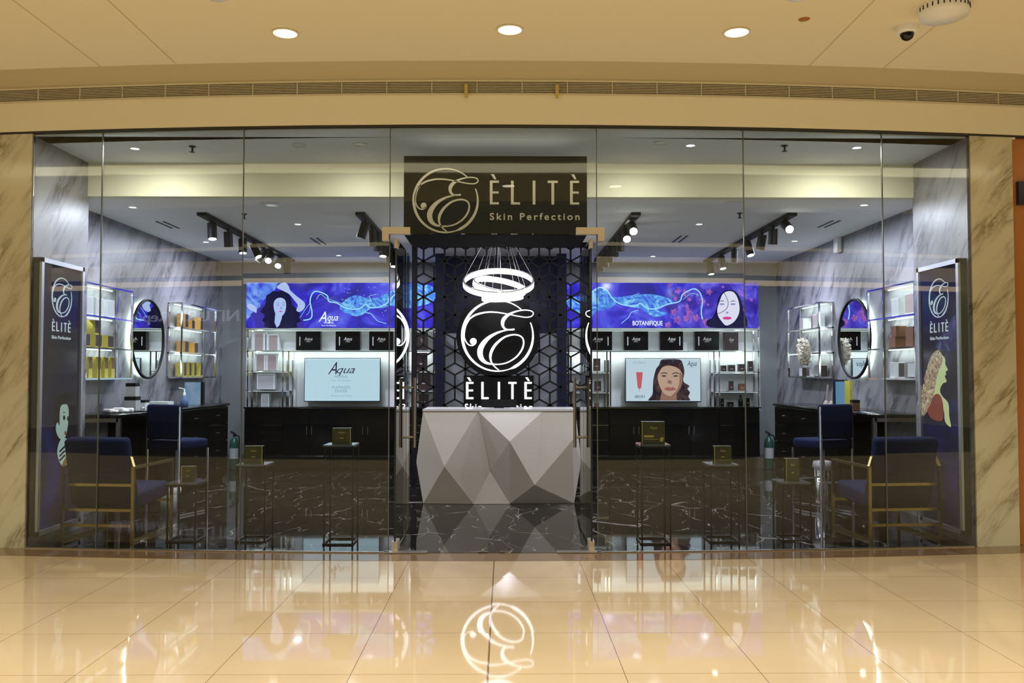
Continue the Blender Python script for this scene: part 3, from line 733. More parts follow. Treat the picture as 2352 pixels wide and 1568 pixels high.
track(-2.88, 8.25, 11.75, [(8.55, -60, 12, D), (9.05, 90, 10, 'offlamp'), (9.55, -60, 10, D), (9.98, -20, 30, D), (10.4, 200, 32, 'offlamp'), (10.7, -90, 55, B_), (11.15, -90, 50, B_), (11.5, 90, 12, 'offlamp')], 'black ceiling track with cylinder spotlights, outermost at left')
track(-1.37, 8.22, 11.7, [(8.5, 190, 18, 'offlamp'), (8.95, 90, 12, 'offlamp'), (9.35, 90, 15, 'offlamp'), (9.8, -90, 10, D), (10.3, 90, 12, 'offlamp'), (10.75, -90, 10, D), (11.2, -90, 10, D)], 'black ceiling track with cylinder spotlights, left one next to the black shop sign')
track(1.25, 8.22, 11.7, [(8.5, -90, 58, B_), (8.95, -90, 55, B_), (9.35, 90, 10, 'offlamp'), (9.8, 90, 10, 'offlamp'), (10.3, 90, 12, 'offlamp'), (10.75, 90, 10, 'offlamp'), (11.2, 90, 10, 'offlamp')], 'black ceiling track with cylinder spotlights, right one next to the black shop sign')
track(2.74, 8.22, 11.75, [(8.42, -90, 62, B_), (8.82, 90, 8, 'offlamp'), (9.2, 120, 14, 'offlamp'), (9.75, -60, 20, D), (10.3, 90, 5, 'offlamp'), (10.95, -60, 14, D), (11.55, -60, 10, D)], 'black ceiling track with cylinder spotlights, outermost at right')

# ------------------------------------------------------------------ back wall units
cat_fr = FRONT
def art(fr, conv, z=4.355, ox=0, oy=0):
    def f(pts): return [fr.uv(conv(ox+a/z, oy+b/z)) for a, b in pts]
    return f
def ell(cx, cy_, rx, ry, n=20, a0=0): return [(cx+rx*math.cos(2*PI*k/n+a0), cy_+ry*math.sin(2*PI*k/n+a0)) for k in range(n)]
byb = YBK-.12       # banner face
def banner(px0, px1, lb):
    a, b = atY(px0, 649, byb), atY(px1, 753, byb)
    g = thing('lightbox_banner', lb, 'lightbox', ((a.x+b.x)/2, byb, b.z))
    MB().box(a.x, b.x, byb+.004, YBK-.002, b.z, a.z).build('case', 'blackm', g, world=True)
    return g, a, b
M['ban1'] = banner_mat('banner_blue', [(.30, (.012, .008, .25)), (.48, (.035, .02, .62)), (.62, (.09, .09, .85)), (.78, (.25, .35, 1))], 1.6, 1.0)
M['ban2'] = banner_mat('banner_violet', [(.30, (.02, .008, .24)), (.48, (.06, .03, .52)), (.60, (.12, .10, .80)), (.74, (.45, .20, .75))], 2.3, 1.0, 3, 5)
M['cyan'] = banner_mat('banner_cyan_cloud', [(.35, (.03, .06, .72)), (.55, (.10, .40, .95)), (.75, (.42, .85, 1))], 4, 1.0, 4)
M['pale'] = banner_mat('banner_pale_glow', [(.38, (.05, .05, .75)), (.52, (.14, .28, .95)), (.68, (.42, .62, 1))], 3, 1.0, 2)
M['cyl'] = emis_mat('banner_light_line', (.35, .75, 1), 1.1)
M['skin'] = emis_mat('portrait_skin', (.50, .60, 1), 1.0); M['skin2'] = emis_mat('portrait_skin_pale', (.85, .80, 1), 1.0)
M['skinsh'] = emis_mat('portrait_shade', (.30, .33, .75), .9)
M['hair'] = emis_mat('portrait_hair', (.004, .003, .05), 1); M['lip'] = emis_mat('portrait_lip', (.75, .05, .35), 1)
M['wink'] = emis_mat('white_ink_lit', (1, 1, 1), 1.1); M['flow'] = banner_mat('banner_flowers', [(.35, (.10, .04, .5)), (.55, (.45, .12, .55)), (.75, (.35, .25, .9))], 9, .9, 2)
M['viol'] = emis_mat('hair_violet', (.05, .03, .42), 1)
fr = FRONT(byb)
Bz = 4.355
# left banner
g, a, b = banner(566, 998, 'long blue backlit banner with a dark-haired woman, left of the lattice screen')
mb = MB(); T = art(fr, lambda x, y: atY(x, y, byb), Bz, 520, 600)
mb.poly(fr, [(a.x, b.z), (b.x, b.z), (b.x, a.z), (a.x, a.z)], 0, .002, 0)
mb.poly(fr, T([(200, 212), (520, 212), (480, 300), (380, 380), (330, 470), (300, 520), (260, 520), (200, 600)]), .002, .0006, 3)
mb.poly(fr, T(crom([(1130, 470), (1200, 380), (1300, 340), (1420, 370), (1520, 360), (1640, 300), (1760, 250), (1900, 220), (2070, 260), (2070, 400), (1800, 470), (1650, 440), (1560, 470), (1450, 470), (1350, 540), (1250, 540)], 4, True)), .002, .0007, 2)
hr = [(395, 400), (400, 345), (440, 320), (470, 296), (520, 300), (560, 290), (610, 312), (645, 360), (655, 430), (700, 470), (735, 520), (725, 560), (745, 600), (700, 620), (690, 666), (400, 666), (385, 620), (360, 590), (385, 540), (340, 500), (380, 450)]
mb.poly(fr, T([(240, 530), (330, 460), (400, 420), (430, 500), (420, 600), (440, 666), (300, 666), (280, 600)]), .002, .0009, 7)
mb.poly(fr, T([(640, 420), (720, 520), (780, 600), (770, 666), (620, 666)]), .002, .0009, 7)
mb.poly(fr, T(crom(hr, 3, True)), .002, .0012, 4)
mb.poly(fr, T(crom([(505, 262), (540, 225), (590, 213), (622, 245), (640, 290), (700, 345), (760, 392), (788, 430), (772, 480), (728, 506), (700, 488), (715, 440), (680, 390), (630, 330), (570, 296)], 4, True)), .002, .002, 1)
mb.poly(fr, T(crom([(205, 440), (250, 425), (300, 470), (300, 515), (270, 500), (230, 480)], 3, True)), .002, .002, 1)
mb.poly(fr, T(crom([(473, 450), (478, 405), (505, 372), (548, 364), (585, 385), (598, 430), (592, 490), (572, 532), (545, 552), (512, 545), (486, 510)], 4, True)), .002, .0022, 1)
mb.poly(fr, T([(490, 520), (560, 530), (552, 580), (530, 640), (504, 664), (482, 610)]), .002, .0018, 1)
for cx, w in ((517, 16), (572, 15)): mb.poly(fr, T(ell(cx, 437, w, 5)), .002, .0028, 5); mb.poly(fr, T([(cx-18, 420), (cx, 410), (cx+18, 418), (cx, 415)]), .002, .0028, 4)
mb.poly(fr, T(ell(545, 500, 17, 6)), .002, .0028, 6); mb.poly(fr, T([(540, 470), (552, 450), (558, 475), (550, 480)]), .002, .0026, 5)
for path, w in (([(770, 590), (845, 570), (856, 500), (838, 410), (850, 340), (890, 300), (950, 312), (1010, 345), (1025, 400), (1100, 415), (1180, 460), (1260, 478), (1340, 470), (1390, 430), (1440, 462), (1520, 458), (1590, 430), (1640, 380), (1700, 320), (1800, 260)], .016), ([(900, 380), (940, 330), (1000, 370), (1060, 390), (1150, 420), (1250, 440)], .006), ([(740, 560), (790, 480), (840, 420), (830, 500), (800, 540)], .005),
                 ([(1380, 380), (1450, 400), (1430, 350), (1500, 330)], .006), ([(1380, 510), (1440, 520), (1480, 560), (1520, 600), (1600, 620)], .008)):
    mb.ribbon(fr, [(u, v, w) for u, v in T(path)], .002, .0016, 8, 5)
for k in range(60):
    x, y = random.uniform(1150, 1650), random.uniform(240, 560); mb.poly(fr, T(ell(x, y, 3.5, 3.5, 6)), .002, .0018, 8)
for s, x, y, sz, w in (('A', 962, 603, .20, None), ('qua', 1065, 593, .135, None)):
    (u, v), = T([(x, y)]); mb.text(fr, s, u, v, sz, .002, .003, 9, shear=.35, xs=.8)
for s, y, w, sz in (('MINERAL', 622, 98, .035), ('From The Dead Sea', 648, 145, .028)):
    (u, v), (u2, _) = T([(1026, y), (1026+w, y)]); mb.text(fr, s, u, v, sz, .002, .003, 9, fit=u2-u)
mb.build('display_image', ['ban1', 'skin', 'cyan', 'pale', 'hair', 'skinsh', 'lip', 'viol', 'cyl', 'wink'], g, world=True)
# right banner
g, a, b = banner(1302, 1742, 'long violet backlit banner with a pale woman\'s face, right of the lattice screen')
mb = MB(); T = art(fr, lambda x, y: atY(x, y, byb), Bz, 1340, 600)
mb.poly(fr, [(a.x, b.z), (b.x, b.z), (b.x, a.z), (a.x, a.z)], 0, .002, 0)
mb.poly(fr, T([(820, 420), (960, 380), (1060, 300), (1200, 212), (1735, 212), (1735, 665), (1000, 665), (860, 560)]), .002, .0006, 4)
mb.poly(fr, T(crom([(-160, 380), (40, 330), (100, 280), (170, 258), (240, 285), (290, 355), (330, 410), (280, 460), (200, 490), (120, 500), (60, 560), (-120, 480)], 4, True)), .002, .0008, 2)
mb.poly(fr, T(crom([(250, 320), (330, 360), (480, 340), (700, 330), (900, 400), (740, 480), (840, 520), (720, 555), (640, 520), (560, 470), (400, 440)], 4, True)), .002, .0008, 2)
for k in range(46):
    x, y = random.uniform(830, 1720), random.uniform(230, 650)
    if 1280 < x < 1600 and y > 280: continue
    r = random.uniform(12, 34); mb.poly(fr, T([(x+r*(1+.25*math.cos(5*q))*math.cos(q), y+r*(1+.25*math.cos(5*q))*math.sin(q)) for q in [2*PI*i/30 for i in range(30)]]), .002, .001+.00002*k, 5)
for path, w in (([(80, 310), (160, 262), (235, 290), (290, 370), (380, 430), (520, 445), (570, 420), (640, 470), (740, 472), (840, 430), (960, 400), (990, 335), (1040, 300), (1110, 275), (1165, 315), (1190, 400), (1178, 500), (1190, 580)], .016), ([(480, 420), (510, 380), (480, 350), (560, 320)], .005), ([(380, 620), (450, 560), (480, 510), (550, 490)], .008), ([(1000, 380), (1080, 320), (1150, 340)], .006)):
    mb.ribbon(fr, [(u, v, w) for u, v in T(path)], .002, .0022, 8, 5)
mb.poly(fr, T(crom([(1330, 470), (1345, 380), (1390, 310), (1460, 285), (1530, 310), (1580, 400), (1600, 500), (1640, 600), (1600, 662), (1280, 662), (1230, 600), (1290, 560)], 4, True)), .002, .0024, 6)
mb.poly(fr, T(crom([(1340, 470), (1362, 400), (1390, 330), (1440, 300), (1500, 308), (1540, 365), (1560, 450), (1552, 530), (1505, 605), (1430, 642), (1382, 600), (1345, 540)], 4, True)), .002, .003, 1)
for cx in (1385, 1495): mb.poly(fr, T(ell(cx, 428, 26, 9)), .002, .0036, 3); mb.poly(fr, T([(cx-36, 405), (cx, 392), (cx+36, 400), (cx, 400)]), .002, .0036, 6)
mb.poly(fr, T(ell(1436, 568, 46, 15)), .002, .0036, 7); mb.poly(fr, T([(1420, 515), (1440, 500), (1452, 518), (1436, 524)]), .002, .0034, 3)
for path in ([(1395, 295), (1425, 350), (1446, 410), (1438, 460), (1400, 500), (1335, 525)],):
    mb.ribbon(fr, [(u, v, .007) for u, v in T(path)], .002, .004, 6, 5)
(u, v), (u2, _) = T([(642, 640), (942, 640)]); mb.text(fr, 'BOTANIFIQUE', u, v, .088, .002, .003, 9, fit=u2-u, bold=.01)
mb.build('display_image', ['ban1', 'skin2', 'cyan', 'skinsh', 'ban2', 'flow', 'hair', 'lip', 'cyl', 'wink'], g, world=True)

# white back panel with lights behind the shelves
zt, zb = atY(800, 753, YBK).z, .80
for a_, b_, lb in ((566, 1000, 'left'), (1302, 1745, 'right')):
    xa_, xb_ = atY(a_, 800, YBK-.01).x, atY(b_, 800, YBK-.01).x
    struct('trim_12', MB().box(xa_, xb_, YBK-.015, YBK-.001, zb, zt+.02), 'whitepanel')
    lamp('shelf_light', 'AREA', ((xa_+xb_)/2, YBK-.12, zt-.012), 4.5, (.92, 1, 1), xb_-xa_-.1, .16, (math.radians(50), 0, 0))
    lamp('shelf_light', 'AREA', ((xa_+xb_)/2, YBK-.12, atY(800, 812, 11.9).z-.02), 5.5, (.92, 1, 1), xb_-xa_-.1, .16, (math.radians(50), 0, 0))
cyf = 11.62; ZW = atY(561, 937, cyf).z+.0145
SY = 11.78           # front of the shelves
def backshelf(px0, px1, levels, posts, lb, lit):
    x0, x1 = atY(px0, 800, SY).x, atY(px1, 800, SY).x
    zs_ = [atY(800, q, SY).z for q in levels]
    zbot = ZW; ztop = atY(800, 755, SY).z
    g = thing('shelf_unit', lb, 'shelf', ((x0+x1)/2, SY+.1, zbot))
    mb = MB()
    for (pa, pt) in posts:
        x = atY(pa, 800, SY).x; z1 = atY(800, pt, SY).z
        mb.box(x-.009, x+.009, SY, SY+.018, zbot, z1); mb.box(x-.009, x+.009, YBK-.04, YBK-.022, zbot, z1)
    mb.build('frame', 'chrome', g, world=True)
    for (sa, sb, q) in lit:
        xa_, xb_ = atY(sa, 800, SY).x, atY(sb, 800, SY).x; z = atY(800, q, SY).z
        o = MB().box(xa_, xb_, SY, YBK-.02, z-.010, z).build('shelf', 'chrome', g, world=True)
        MB().box(xa_+.01, xb_-.01, SY+.03, SY+.04, z-.014, z-.010).build('led_strip', 'led', o, world=True)
    return g
backshelf(566, 998, [806], [(569, 757), (663, 806), (928, 806), (996, 757), (580, 806), (650, 806)], 'chrome shelf unit framing the left television under the blue banner',
          [(566, 998, 757), (566, 998, 806), (566, 663, 852), (566, 663, 896), (928, 998, 852), (928, 998, 896)])
backshelf(1303, 1745, [806], [(1306, 757), (1402, 806), (1640, 806), (1742, 757), (1394, 806), (1652, 806)], 'chrome shelf unit framing the right television under the violet banner',
          [(1303, 1745, 757), (1303, 1745, 806), (1303, 1402, 854), (1303, 1402, 900), (1640, 1745, 855), (1640, 1745, 899)])
# boxes on the back shelves
def pbox(px0, px1, py0, py1, y, dep, mats, name, label, cat, deco=None, group=None):
    a, b = atY(px0, py0, y), atY(px1, py1, y)
    if py1 == 937: b.z = ZW+.0005
    g = thing(name, label, cat, ((a.x+b.x)/2, y+dep/2, b.z), 0, group)
    MB().box(a.x, b.x, y, y+dep, b.z, a.z).build('carton', mats[0], g, world=True)
    if deco:
        mb = MB(); deco(mb, FRONT(y), a.x, b.x, b.z, a.z); mb.build('print', mats[1:], g, world=True)
    return g
def aqua(mb, fr, x0, x1, z0, z1):
    w, h = x1-x0, z1-z0; c = (x0+x1)/2
    mb.text(fr, 'Aqua', c, z0+h*.52, h*.26, 0, .001, 0, shear=.35, fit=w*.34); mb.text(fr, 'MINERAL', c, z0+h*.43, h*.06, 0, .001, 0, fit=w*.2)
def aquaside(s):
    def f(mb, fr, x0, x1, z0, z1):
        aqua(mb, fr, x0, x1, z0, z1); w, h = x1-x0, z1-z0; x = x0+w*(.16 if s < 0 else .86)
        mb.box(x-.006, x+.006, fr.o.y-.001, fr.o.y, z0+h*.25, z0+h*.72, 0)
    return f
ZS = 804
for i, (a_, b_, s, lb) in enumerate(((680, 736, -1, 'first black display carton from the left on the left top shelf'), (771, 827, -1, 'middle black display carton above the left television'), (848, 903, -1, 'black display carton on the left top shelf beside the left door'),
                                  (1340, 1406, 1, 'black display carton on the right top shelf beside the right door'), (1433, 1489, -1, 'black display carton with a silver device picture above the right television'), (1516, 1569, 1, 'black display carton above the middle of the right television'), (1596, 1652, -1, 'black display carton above the right end of the right television'))):
    pbox(a_, b_, 761, ZS, SY+.05, .1, ['black', 'silverink'], 'display_carton', lb, 'carton', aquaside(s), 'black display cartons on the top shelves')
for a_, b_, lb in ((1664, 1696, 'narrow dark carton at the right end of the right top shelf'), (958, 982, 'dark carton seen through the lattice on the left top shelf')):
    pbox(a_, b_, 763, ZS, SY+.05, .09, ['darkbox', 'silverink'], 'display_carton', lb, 'carton', aqua, 'black display cartons on the top shelves')
def slab(px0, px1, py0, py1, inner, lb, m='pinkbox'):
    a, b = atY(px0, py0, SY+.06), atY(px1, py1, SY+.06); c_, d_ = atY(inner[0], py0+3, SY+.06), atY(inner[1], py1, SY+.06)
    if py1 == 937: b.z = ZW+.0005
    g = thing('product_carton', lb, 'carton', ((a.x+b.x)/2, SY+.1, b.z))
    MB().box(a.x, b.x, SY+.06, SY+.16, b.z, a.z).build('carton', 'whitebox', g, world=True)
    MB().box(c_.x, d_.x, SY+.056, SY+.06, b.z, c_.z).build('front_panel', m, g, world=True)
slab(578, 609, 762, 804, (586, 604), 'white carton with pink front, left one on the left top shelf'); slab(612, 641, 767, 804, (618, 637), 'white carton with pink front, right one on the left top shelf')
slab(585, 610, 812, 850, (590, 606), 'white and pink carton on the second shelf at far left, left one'); slab(611, 636, 812, 850, (616, 634), 'white and pink carton on the second shelf at far left, right one')
slab(590, 631, 857, 894, (593, 628), 'wide silver-grey framed carton on the third shelf at far left', 'greybox'); slab(600, 618, 904, 937, (602, 616), 'narrow white carton with grey front on the lowest shelf at far left', 'greybox')
for (x0, x1, y0, y1, m, lb) in ((957, 981, 810, 851, 'darkbox', 'dark carton seen through the lattice on the second shelf'), (960, 988, 856, 895, 'darkbox', 'dark carton seen through the lattice on the third shelf'), (962, 984, 905, 937, 'darkbox', 'dark carton seen through the lattice on the lowest shelf'),
                           (1363, 1379, 823, 852, 'darkbox', 'small black carton on the second shelf beside the right door'), (1366, 1381, 875, 898, 'darkbox', 'small black carton on the third shelf beside the right door'), (1366, 1376, 925, 937, 'brownbox', 'tiny brown carton on the lowest shelf beside the right door'),
                           (1330, 1345, 876, 898, 'darkbox', 'black carton on the third shelf left of the right door'), (1657, 1669, 839, 853, 'darkbox', 'small black carton on the second shelf at far right, left one'), (1673, 1689, 838, 853, 'darkbox', 'small black carton on the second shelf at far right, middle one'), (1696, 1712, 836, 853, 'darkbox', 'small black carton on the second shelf at far right, right one'), (1719, 1730, 829, 853, 'darkbox', 'tall black carton at the right end of the second shelf'),
                           (1676, 1685, 875, 897, 'darkbox', 'slim black carton on the third shelf at far right, left one'), (1698, 1712, 881, 897, 'brownbox', 'brown carton on the third shelf at far right, right one'),
                           (1655, 1663, 915, 937, 'black', 'slim tall black carton on the lowest shelf at far right'), (1671, 1685, 923, 937, 'black', 'squat black carton on the lowest shelf at far right'), (1714, 1722, 914, 937, 'black', 'tall black carton at the right end of the lowest shelf')):
    pbox(x0, x1, y0, y1, SY+.06, .07, [m, 'silverink'], 'product_carton', lb, 'carton', (lambda mb, fr, a, b, c, d: mb.box(a+(b-a)*.3, b-(b-a)*.3, fr.o.y-.001, fr.o.y, c+(d-c)*.35, c+(d-c)*.42)))
p = atY(1701, 937, SY+.08); p.z = ZW+.0005; mb = MB().lathe([(0, 0), (.03, 0), (.032, .09), (.02, .10), (.012, .11), (.012, .13), (.014, .13), (.014, .15), (0, .15)], (p.x, SY+.08, p.z), 16)
tag(mb.build('dropper_bottle', 'black'), 'black dropper bottle on the lowest shelf at far right', 'bottle')

# televisions
M['tvbg'] = emis_mat('tv_pale_blue', srgb(196, 222, 240), 1); M['tvbg2'] = emis_mat('tv_white_blue', srgb(205, 222, 238), .95)
M['tink'] = emis_mat('tv_dark_ink', srgb(50, 55, 75), 1); M['tgrey'] = emis_mat('tv_grey_ink', srgb(140, 165, 190), 1)
M['thair'] = banner_mat('tv_brown_hair', [(.35, srgb(30, 20, 20)), (.6, srgb(70, 50, 42)), (.8, srgb(110, 85, 70))], 8, 1, 2)
M['tskin'] = emis_mat('tv_skin', srgb(196, 160, 142), 1); M['tskin2'] = emis_mat('tv_skin_shade', srgb(150, 112, 98), 1); M['tlip'] = emis_mat('tv_lips', srgb(168, 100, 98), 1); M['ttube'] = emis_mat('tv_pink_tube', srgb(205, 95, 105), 1)
ty = YBK-.15
def tv(px0, px1, py0, py1, lb):
    a, b = atY(px0, py0, ty), atY(px1, py1, ty)
    g = thing('television', lb, 'television', ((a.x+b.x)/2, ty, b.z))
    MB().rbox(a.x, b.x, ty, ty+.05, b.z, a.z, .006, 2).build('case', 'black', g, world=True)
    MB().box((a.x+b.x)/2-.2, (a.x+b.x)/2+.2, ty+.05, YBK-.016, (a.z+b.z)/2-.1, (a.z+b.z)/2+.1).build('wall_bracket', 'blackm', g, world=True)
    mb = MB(); k = .009; fr = FRONT(ty); mb.poly(fr, [(a.x+k, b.z+k*1.4), (b.x-k, b.z+k*1.4), (b.x-k, a.z-k), (a.x+k, a.z-k)], 0, .0015, 0)
    return g, mb, fr, a, b
g, mb, fr, a, b = tv(699, 873.5, 821.5, 922.5, 'wall television with pale screen and dark script writing')
T = art(fr, lambda x, y: atY(x, y, ty), 4.355, 520, 600)
(u, v), = T([(1062, 1128)]); mb.text(fr, 'A', u, v, .24, .0015, .001, 1, shear=.5, xs=.72)
(u, v), = T([(1195, 1118)]); mb.text(fr, 'qua', u, v, .15, .0015, .001, 1, shear=.45, xs=.85, fit=.25)
for s, y, w, sz, m in (('MINERAL', 1165, 140, .048, 2), ('From The Dead Sea', 1198, 195, .030, 2), ('PUFFINESS', 1274, 182, .055, 2), ('ERASER', 1310, 125, .055, 2), ('Enriched with Eyeliss', 1352, 205, .032, 2)):
    (u, v), (u2, _) = T([(1150, y), (1150+w, y)]); mb.text(fr, s, u, v, sz, .0015, .001, m, fit=u2-u)
mb.build('screen', ['tvbg', 'tink', 'tgrey'], g, world=True)
g, mb, fr, a, b = tv(1436, 1610.5, 822, 923, 'wall television showing a frowning woman with brown hair')
T = art(fr, lambda x, y: atY(x, y, ty), 4.355, 1340, 600)
Cr = lambda p, n=4: T(crom(p, n, True))
mb.poly(fr, Cr([(770, 1000), (800, 979), (960, 980), (998, 1040), (1010, 1110), (1000, 1200), (1060, 1245), (1040, 1275), (1066, 1310), (1050, 1350), (1068, 1390), (1000, 1392), (700, 1392), (648, 1388), (690, 1330), (695, 1250), (700, 1180), (725, 1080), (755, 1040)], 3), .0015, .0005, 1)
mb.poly(fr, T([(785, 1290), (930, 1300), (935, 1393), (765, 1393)]), .0015, .0008, 3)
mb.poly(fr, Cr([(757, 1110), (790, 1060), (850, 1042), (930, 1060), (975, 1100), (992, 1150), (987, 1215), (962, 1280), (920, 1330), (870, 1347), (812, 1325), (772, 1270), (748, 1200), (742, 1150)]), .0015, .0012, 2)
mb.poly(fr, Cr([(962, 1110), (992, 1150), (987, 1215), (962, 1280), (920, 1330), (880, 1345), (930, 1290), (958, 1220)]), .0015, .0014, 3)
for cx in (805, 922): mb.poly(fr, T(ell(cx, 1146, 27, 11)), .0015, .0016, 3); mb.poly(fr, T(ell(cx, 1146, 15, 7)), .0015, .0018, 5); mb.poly(fr, T([(cx-38, 1122), (cx, 1108), (cx+38, 1120), (cx+30, 1126), (cx, 1117), (cx-30, 1128)]), .0015, .0018, 1)
mb.poly(fr, Cr([(838, 1212), (850, 1190), (872, 1190), (886, 1215), (865, 1226)]), .0015, .0016, 3)
mb.poly(fr, Cr([(808, 1275), (840, 1258), (870, 1262), (900, 1258), (925, 1280), (895, 1292), (860, 1295), (830, 1290)]), .0015, .0018, 4)
mb.poly(fr, T([(527, 1108), (594, 1108), (581, 1240), (576, 1270), (545, 1270), (540, 1240)]), .0015, .0008, 6); mb.poly(fr, T([(556, 1270), (565, 1270), (562, 1300), (559, 1300)]), .0015, .0008, 6)
for s, x, y, w, sz, m in (('00:01', 562, 1366, 95, .055, 5), ('Aqua', 1085, 1045, 95, .10, 5), ('MINERAL', 1085, 1062, 55, .022, 7), ('EYE SERUM', 560, 1022, 125, .035, 7)):
    (u, v), (u2, _) = T([(x, y), (x+w, y)]); mb.text(fr, s, u, v, sz, .0015, .001, m, fit=u2-u, shear=.35 if s == 'Aqua' else 0)
mb.build('screen', ['tvbg2', 'thair', 'tskin', 'tskin2', 'tlip', 'tink', 'ttube', 'tgrey'], g, world=True)

# black base cabinets on the back wall
def cabinet(px0, px1, kind, lb):
    a, b = atY(px0, 938, cyf), atY(px1, 1047, cyf)
    g = thing('base_cabinet', lb, 'cabinet', ((a.x+b.x)/2, YBK-.2, b.z))
    MB().box(a.x, b.x, cyf+.02, YBK-.022, b.z, a.z).build('body', 'blackm', g, world=True)
    MB().box(a.x, b.x, cyf-.01, cyf+.02, b.z-.006, b.z+.006).build('bottom_edge', 'chrome', g, world=True)
    if kind == 'drawers':
        n = 3
        for i in range(n):
            z1 = a.z-.03-(a.z-b.z-.04)*i/n; z0 = a.z-.03-(a.z-b.z-.04)*(i+1)/n+.008
            o = MB().box(a.x+.004, b.x-.004, cyf, cyf+.02, z0, z1).build('drawer', 'black', g, world=True)
            c = (a.x+b.x)/2; MB().box(c-.05, c+.05, cyf-.02, cyf-.012, (z0+z1)/2, (z0+z1)/2+.008).box(c-.045, c-.038, cyf-.02, cyf, (z0+z1)/2, (z0+z1)/2+.008).box(c+.038, c+.045, cyf-.02, cyf, (z0+z1)/2, (z0+z1)/2+.008).build('handle', 'chrome', o, world=True)
            MB().box(a.x+.004, b.x-.004, cyf-.002, cyf+.003, z0-.006, z0-.001).build('trim_line', 'chrome', o, world=True)
    else:
        c = (a.x+b.x)/2
        for s in (-1, 1):
            x0, x1 = sorted((c+s*.003, a.x+.004 if s < 0 else b.x-.004))
            o = MB().box(x0, x1, cyf, cyf+.02, b.z+.008, a.z-.03).build('door', 'black', g, world=True)
            hx = c+s*.033; zz = (atY(700, 979, cyf).z, atY(700, 997, cyf).z)
            MB().cyl((hx, cyf-.022, zz[0]), (hx, cyf-.022, zz[1]), .006, seg=8).cyl((hx, cyf-.022, zz[0]-.01), (hx, cyf, zz[0]-.01), .004, seg=6).cyl((hx, cyf-.022, zz[1]+.01), (hx, cyf, zz[1]+.01), .004, seg=6).build('handle', 'chrome', o, world=True)
cabinet(561, 648, 'drawers', 'black drawer cabinet under the back shelves at far left')
cabinet(649, 773, 'doors', 'black two-door cabinet under the left television, left one'); cabinet(774, 905, 'doors', 'black two-door cabinet under the left television, right one')
cabinet(906, 1000, 'drawers', 'black drawer cabinet behind the left glass door')
cabinet(1305, 1399, 'drawers', 'black drawer cabinet behind the right glass door')
cabinet(1400, 1522, 'doors', 'black two-door cabinet under the right television, left one'); cabinet(1523, 1652, 'doors', 'black two-door cabinet under the right television, right one')
cabinet(1653, 1746, 'drawers', 'black drawer cabinet under the back shelves at far right')
for a_, b_, lb in ((560, 1001, 'left'), (1304, 1747, 'right')):
    a, b = atY(a_, 937, cyf), atY(b_, 937, cyf); mb = MB().box(a.x, b.x, cyf-.02, YBK-.022, a.z, a.z+.014)
    tag(mb.build('worktop', 'black'), 'continuous black gloss worktop on the %s back cabinets' % lb, 'worktop')
    o = thing('edge_strip', 'thin chrome strip along the front of the %s back worktop' % lb, 'edge strip', ((a.x+b.x)/2, cyf-.022, a.z)); MB().box(a.x, b.x, cyf-.026, cyf-.0205, a.z-.004, a.z+.004).build('strip', 'chrome', o, world=True)

# ------------------------------------------------------------------ side wall posters (lightboxes)
M['post'] = banner_mat('poster_dark_blue', [(.35, (.002, .002, .008)), (.55, (.003, .003, .02)), (.75, (.01, .01, .12))], 1.3, 1, 1.2)
M['pskin'] = emis_mat('poster_skin', srgb(178, 190, 140), 1); M['pskin2'] = emis_mat('poster_skin_shade', srgb(120, 60, 55), 1); M['phair'] = banner_mat('poster_hair', [(.35, srgb(95, 60, 60)), (.55, srgb(170, 150, 120)), (.7, srgb(205, 190, 160))], 14, 1, 3)
M['pgrey'] = emis_mat('poster_grey_face', srgb(150, 170, 165), .9); M['pdark'] = emis_mat('poster_dark', (.006, .005, .012), 1); M['pink_'] = emis_mat('poster_white_ink', srgb(190, 200, 210), 1)
M['psmoke'] = banner_mat('poster_smoke', [(.45, (.01, .01, .06)), (.6, (.05, .05, .16)), (.8, (.16, .14, .25))], 5, 1, 2)
